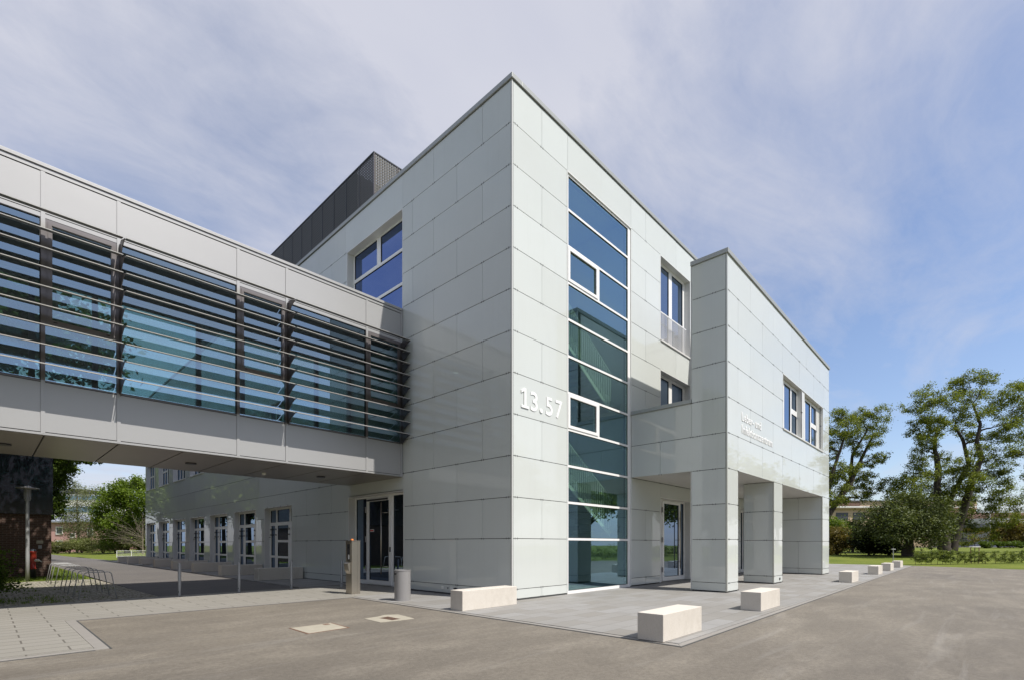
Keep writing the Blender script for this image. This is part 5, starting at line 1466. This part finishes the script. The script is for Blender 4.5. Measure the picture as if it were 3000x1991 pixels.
# bright tree behind the railing
base = on_l(372, 76); D1 = 76
tg = [T(300, 1495, 1.6), T(320, 1450, 1.7, 1), T(350, 1425, 1.5, -1), T(385, 1415, 1.6, 1), T(415, 1415, 1.5), T(450, 1420, 1.8), T(335, 1480, 2.0, -1), T(380, 1465, 2.2, 2), T(425, 1465, 2.0, -2), T(305, 1530, 1.7, 1), T(345, 1525, 2.0, -2), T(395, 1515, 2.2, -1), T(440, 1520, 2.0, 1),
      T(320, 1565, 1.7, 1), T(365, 1560, 2.0, 0), T(410, 1560, 2.0, 0), T(360, 1450, 1.5, -2), T(470, 1480, 2)]
grow_tree('lime_tree', tuple(base), tg, [[(0, 0, -0.1, 0.4), (0, 0, 2, 0.32), (0.2, 0, 4.5, 0.22), (0, 0, 7, 0.12)]], 'bark', 'bright_leaf', 0.27, 36000, 'broad bright green leafy tree behind the white railing', 'tree', pad_flat=0.8, shell=0.46, clumps=14)
# dead twiggy branches before it
base = on_l(418, 68)
root = empty('bare_shrub', tuple(base), 'tangle of bare pale twigs in front of the bright green tree', 'shrub')
mb = MB()
for q in range(30):
    a = random.uniform(0, 6.28); el = random.uniform(0.15, 1.1); ln = random.uniform(2.0, 5.2)
    lean = -RT[0] * 0.9, -RT[1] * 0.9
    d = Vector((math.cos(a) * math.cos(el) + lean[0], math.sin(a) * math.cos(el) + lean[1], math.sin(el))).normalized()
    s = Vector((0, 0, random.uniform(0.6, 2.6)))
    p1 = s + d * ln * 0.5 + Vector((random.uniform(-.3, .3), random.uniform(-.3, .3), 0.2)); p2 = s + d * ln
    mb.tube([s, p1, p2], [0.026, 0.014, 0.005], 'pale_bark', 4, cap=False)
    for k in range(5):
        u = random.uniform(0.35, 0.95); b0 = s.lerp(p2, u); e = b0 + (d + Vector((random.uniform(-1, 1), random.uniform(-1, 1), random.uniform(-0.5, 0.8)))).normalized() * random.uniform(0.5, 1.3)
        mb.tube([b0, e], [0.012, 0.004], 'pale_bark', 3, cap=False)
mb.tube([(0, 0, -0.1), (0, 0, 3.0)], [0.12, 0.05], 'pale_bark', 6, cap=False)
mb.build('twigs').parent = root
# birch
base = on_l(225, 88); D1 = 88
tg = [T(215, 1415, 1.1), T(235, 1440, 1.4, 1), T(200, 1440, 1.2), T(262, 1435, 1.2, -1), T(285, 1430, 1.0), T(210, 1470, 1.5, -1), T(250, 1470, 1.5, 1), T(285, 1465, 1.3), T(200, 1505, 1.4, 1), T(240, 1510, 1.7), T(280, 1510, 1.5, -1), T(220, 1545, 1.5), T(255, 1555, 1.8, 1), T(195, 1550, 1.0), T(290, 1550, 1.4), T(240, 1580, 1.5)]
grow_tree('birch_tree', tuple(base), tg, [[(0, 0, -0.1, 0.22), (0.3, 0.2, 4, 0.17), (0, 0, 8, 0.1), (0.2, 0, 11, 0.04)], [(1.4, -1.2, -0.1, 0.18), (1.6, -1.4, 5, 0.12), (2.2, -1.8, 9.5, 0.05)]], 'pale_bark', 'birch_leaf', 0.19, 15000, 'wispy grey green birch in front of the white office block', 'tree', pad_flat=0.8, shell=0.6, clumps=12, droop=0.45)
# maple behind the brick building, its crown reaching over the road
base = at(128, 46); D1 = 46
tg = [T(165, 1360, 1.3), T(185, 1350, 1.1, 1), T(150, 1400, 1.5), T(175, 1385, 1.1), T(150, 1330, 1.6), T(200, 1365, 0.8), T(160, 1435, 1.0, 1), T(155, 1470, 1.0), T(150, 1500, 1.0), T(130, 1450, 1.4), T(110, 1380, 1.8), T(90, 1330, 2), T(130, 1290, 1.8), T(180, 1310, 1.5), T(168, 1410, 0.7),
      T(235, 1342, 0.55, -3), T(262, 1345, 0.6, -3), T(290, 1350, 0.35, -3), T(250, 1330, 0.8, -3), T(215, 1325, 1.0, -1), T(170, 1490, 0.5)]
grow_tree('maple_tree', tuple(base), tg, [[(0, 0, -0.1, 0.4), (0.1, 0, 3, 0.3), (0, 0, 6, 0.2), (0.3, 0, 9, 0.1)]], 'bark', 'maple_leaf', 0.22, 26000, 'dark green maple rising behind the brick building with an overhanging branch', 'tree', pad_flat=0.75, shell=0.46, clumps=12)
# shrub belt
bl_ = [(168, 84, 2.3, 2.3), (205, 84, 2.4, 2.5), (240, 86, 2.2, 2.5), (270, 84, 2.3, 2.6), (302, 82, 2.4, 2.6), (338, 80, 2.6, 2.7), (375, 78, 2.6, 2.8), (412, 76, 2.6, 2.8), (450, 76, 2.6, 2.8)]
bn_ = ['beside the brick corner', 'below the nearest pink house window', 'below the small pink house window', 'right of the small pink house window', 'left of the white railing', 'behind the left end of the railing', 'behind the middle of the railing', 'behind the right end of the railing', 'by the end of the facade']
for i, (px, d, r, h) in enumerate(bl_):
    v = on_l(px, d); bush('round_shrub', v, r, r * 0.8, h, ['bush_leaf', 'bush_leaf', 'hedge_leaf'][i % 3], 0.16, 4200, 'pale green shrub in the belt beyond the road, ' + bn_[i], group='shrub belt beyond the road', lumps=9)
# shaded bush at lower left
bush('dark_bush', (-10.1, 9.9, 0.0), 1.45, 1.35, 1.38, 'maple_leaf', 0.07, 42000, 'dense dark green bush at the left edge beside the cobbles', 'bush', lumps=22)
# grass tufts among cobbles
def tufts(name, pts, h, n, label=None):
    v = []; f = []
    for (x, y) in pts:
        for q in range(n):
            a = random.uniform(0, 6.28); ox, oy = random.gauss(0, 0.07), random.gauss(0, 0.07); hh = h * random.uniform(0.5, 1.2); wv = 0.008
            bx, by = x + ox, y + oy; b = len(v)
            v += [(bx - wv * math.sin(a), by + wv * math.cos(a), 0.0), (bx + wv * math.sin(a), by - wv * math.cos(a), 0.0), (bx + math.cos(a) * hh * 0.5, by + math.sin(a) * hh * 0.5, hh)]
            f.append((b, b + 1, b + 2))
    me = bpy.data.meshes.new(name); me.from_pydata(v, [], f); me.materials.append(MATS['bright_leaf'])
    o = bpy.data.objects.new(name, me); COL.objects.link(o); tag(o, label, 'grass', kind='stuff')
pts = []
for q in range(420): pts.append((random.uniform(-9.5, -6.5), random.uniform(19.2, 24)))
for q in range(40): pts.append((random.uniform(-9.4, -8.3), random.uniform(8.3, 10.5)))
for q in range(26): pts.append((random.uniform(-9.0, -6.3), random.uniform(8.3, 18)))
for q in range(300): pts.append((random.uniform(-7.3, -6.4), random.uniform(22, 36)))
tufts('grass', pts, 0.085, 9, 'short grass tufts among the cobbles and along the brick wall')

# ---------------- trees outside the picture: one shades the brick wall, the rest mirror in the glass, the nearest on the left added to block sky light
def crown_targets(h, r, zlow):
    tg = []
    for q in range(15):
        a = q * 2.4; k = math.sqrt((q + 0.5) / 15); tg.append(((math.cos(a) * k * r * 0.8, math.sin(a) * k * r * 0.8, h * (zlow + 0.12 + (0.80 - zlow) * (1 - k * k * 0.6) * random.uniform(0.75, 1.0))), r * 0.36))
    return tg
grow_tree('park_tree', (-11.3, 17.2, -0.02), crown_targets(13, 5.4, 0.42), [[(0, 0, -0.1, 0.3), (0.1, 0, 3.6, 0.24), (0, 0.1, 6.5, 0.15), (0, 0, 9, 0.07)]], 'bark', 'maple_leaf', 0.27, 24000,
          'leafy tree left of the footbridge whose crown dapples the brick wall and street lamp', 'tree', pad_flat=0.75, shell=0.46, clumps=12)
def belt(spots, lm, nl, leaf):
    P = []; mb = MB()
    for (x, y, h, r) in spots:
        mb.tube([(x, y, -0.1), (x + 0.1, y, h * 0.3), (x, y, h * 0.75)], [0.3, 0.24, 0.06], 'bark', 7, cap=False)
        for c, pr in crown_targets(h, r, 0.02 if x < -12 and y > 0 else 0.06):
            P.append(clump_points((x + c[0], y + c[1], c[2]), (pr * 1.25, pr * 1.25, pr), nl // 15, 0.46, 10))
            mb.tube([(x, y, h * 0.3), (x + c[0], y + c[1], c[2])], [0.12, 0.03], 'bark', 4, cap=False)
    o = leaf_mesh('offscreen_tree_belt', np.vstack(P), leaf, lm); o['kind'] = 'stuff'
    mb.build('trunks').parent = o
belt([(-24, -27, 13, 5.5), (-11, -30, 12, 5), (3, -33, 11, 4.5), (17, -31, 12, 5), (30, -30, 13, 5.5), (43, -27, 13, 5.5), (55, -23, 14, 5.5), (66, -22, 14, 6), (80, -24, 15, 6), (95, -26, 15, 6)], 'locust_leaf', 7000, 0.42)
belt([(-13.2, 43, 15, 5.6), (-13, 51, 17, 6), (-13.5, 60, 17, 6.4), (-13.5, 70, 18, 6.6), (-14, 82, 19, 7), (-14, 96, 20, 7), (-15, 112, 20, 8), (-24, 66, 19, 7), (-22, 90, 19, 7), (-22, 52, 18, 6), (-20, 17, 14, 5), (-27, 24, 15, 6), (-26, 8, 14, 6), (-17.5, 10, 16, 5.5), (-17.5, 25, 17, 6), (-18, 0, 15, 5.5), (-19, 34, 17, 6)], 'bright_leaf', 13000, 0.5)  # nearest of these trees added to keep western sky light off the facade

hd_ = []
for q in range(150):
    x = -30 + q * 0.62; hd_.append(clump_points((x, -18.6 + 0.2 * math.sin(q), 0.75 + random.uniform(-0.12, 0.12)), (0.5, 0.5, 0.72), 130, 0.5, 6))
o = leaf_mesh('hedge', np.vstack(hd_), 0.13, 'hedge_leaf'); o['kind'] = 'stuff'
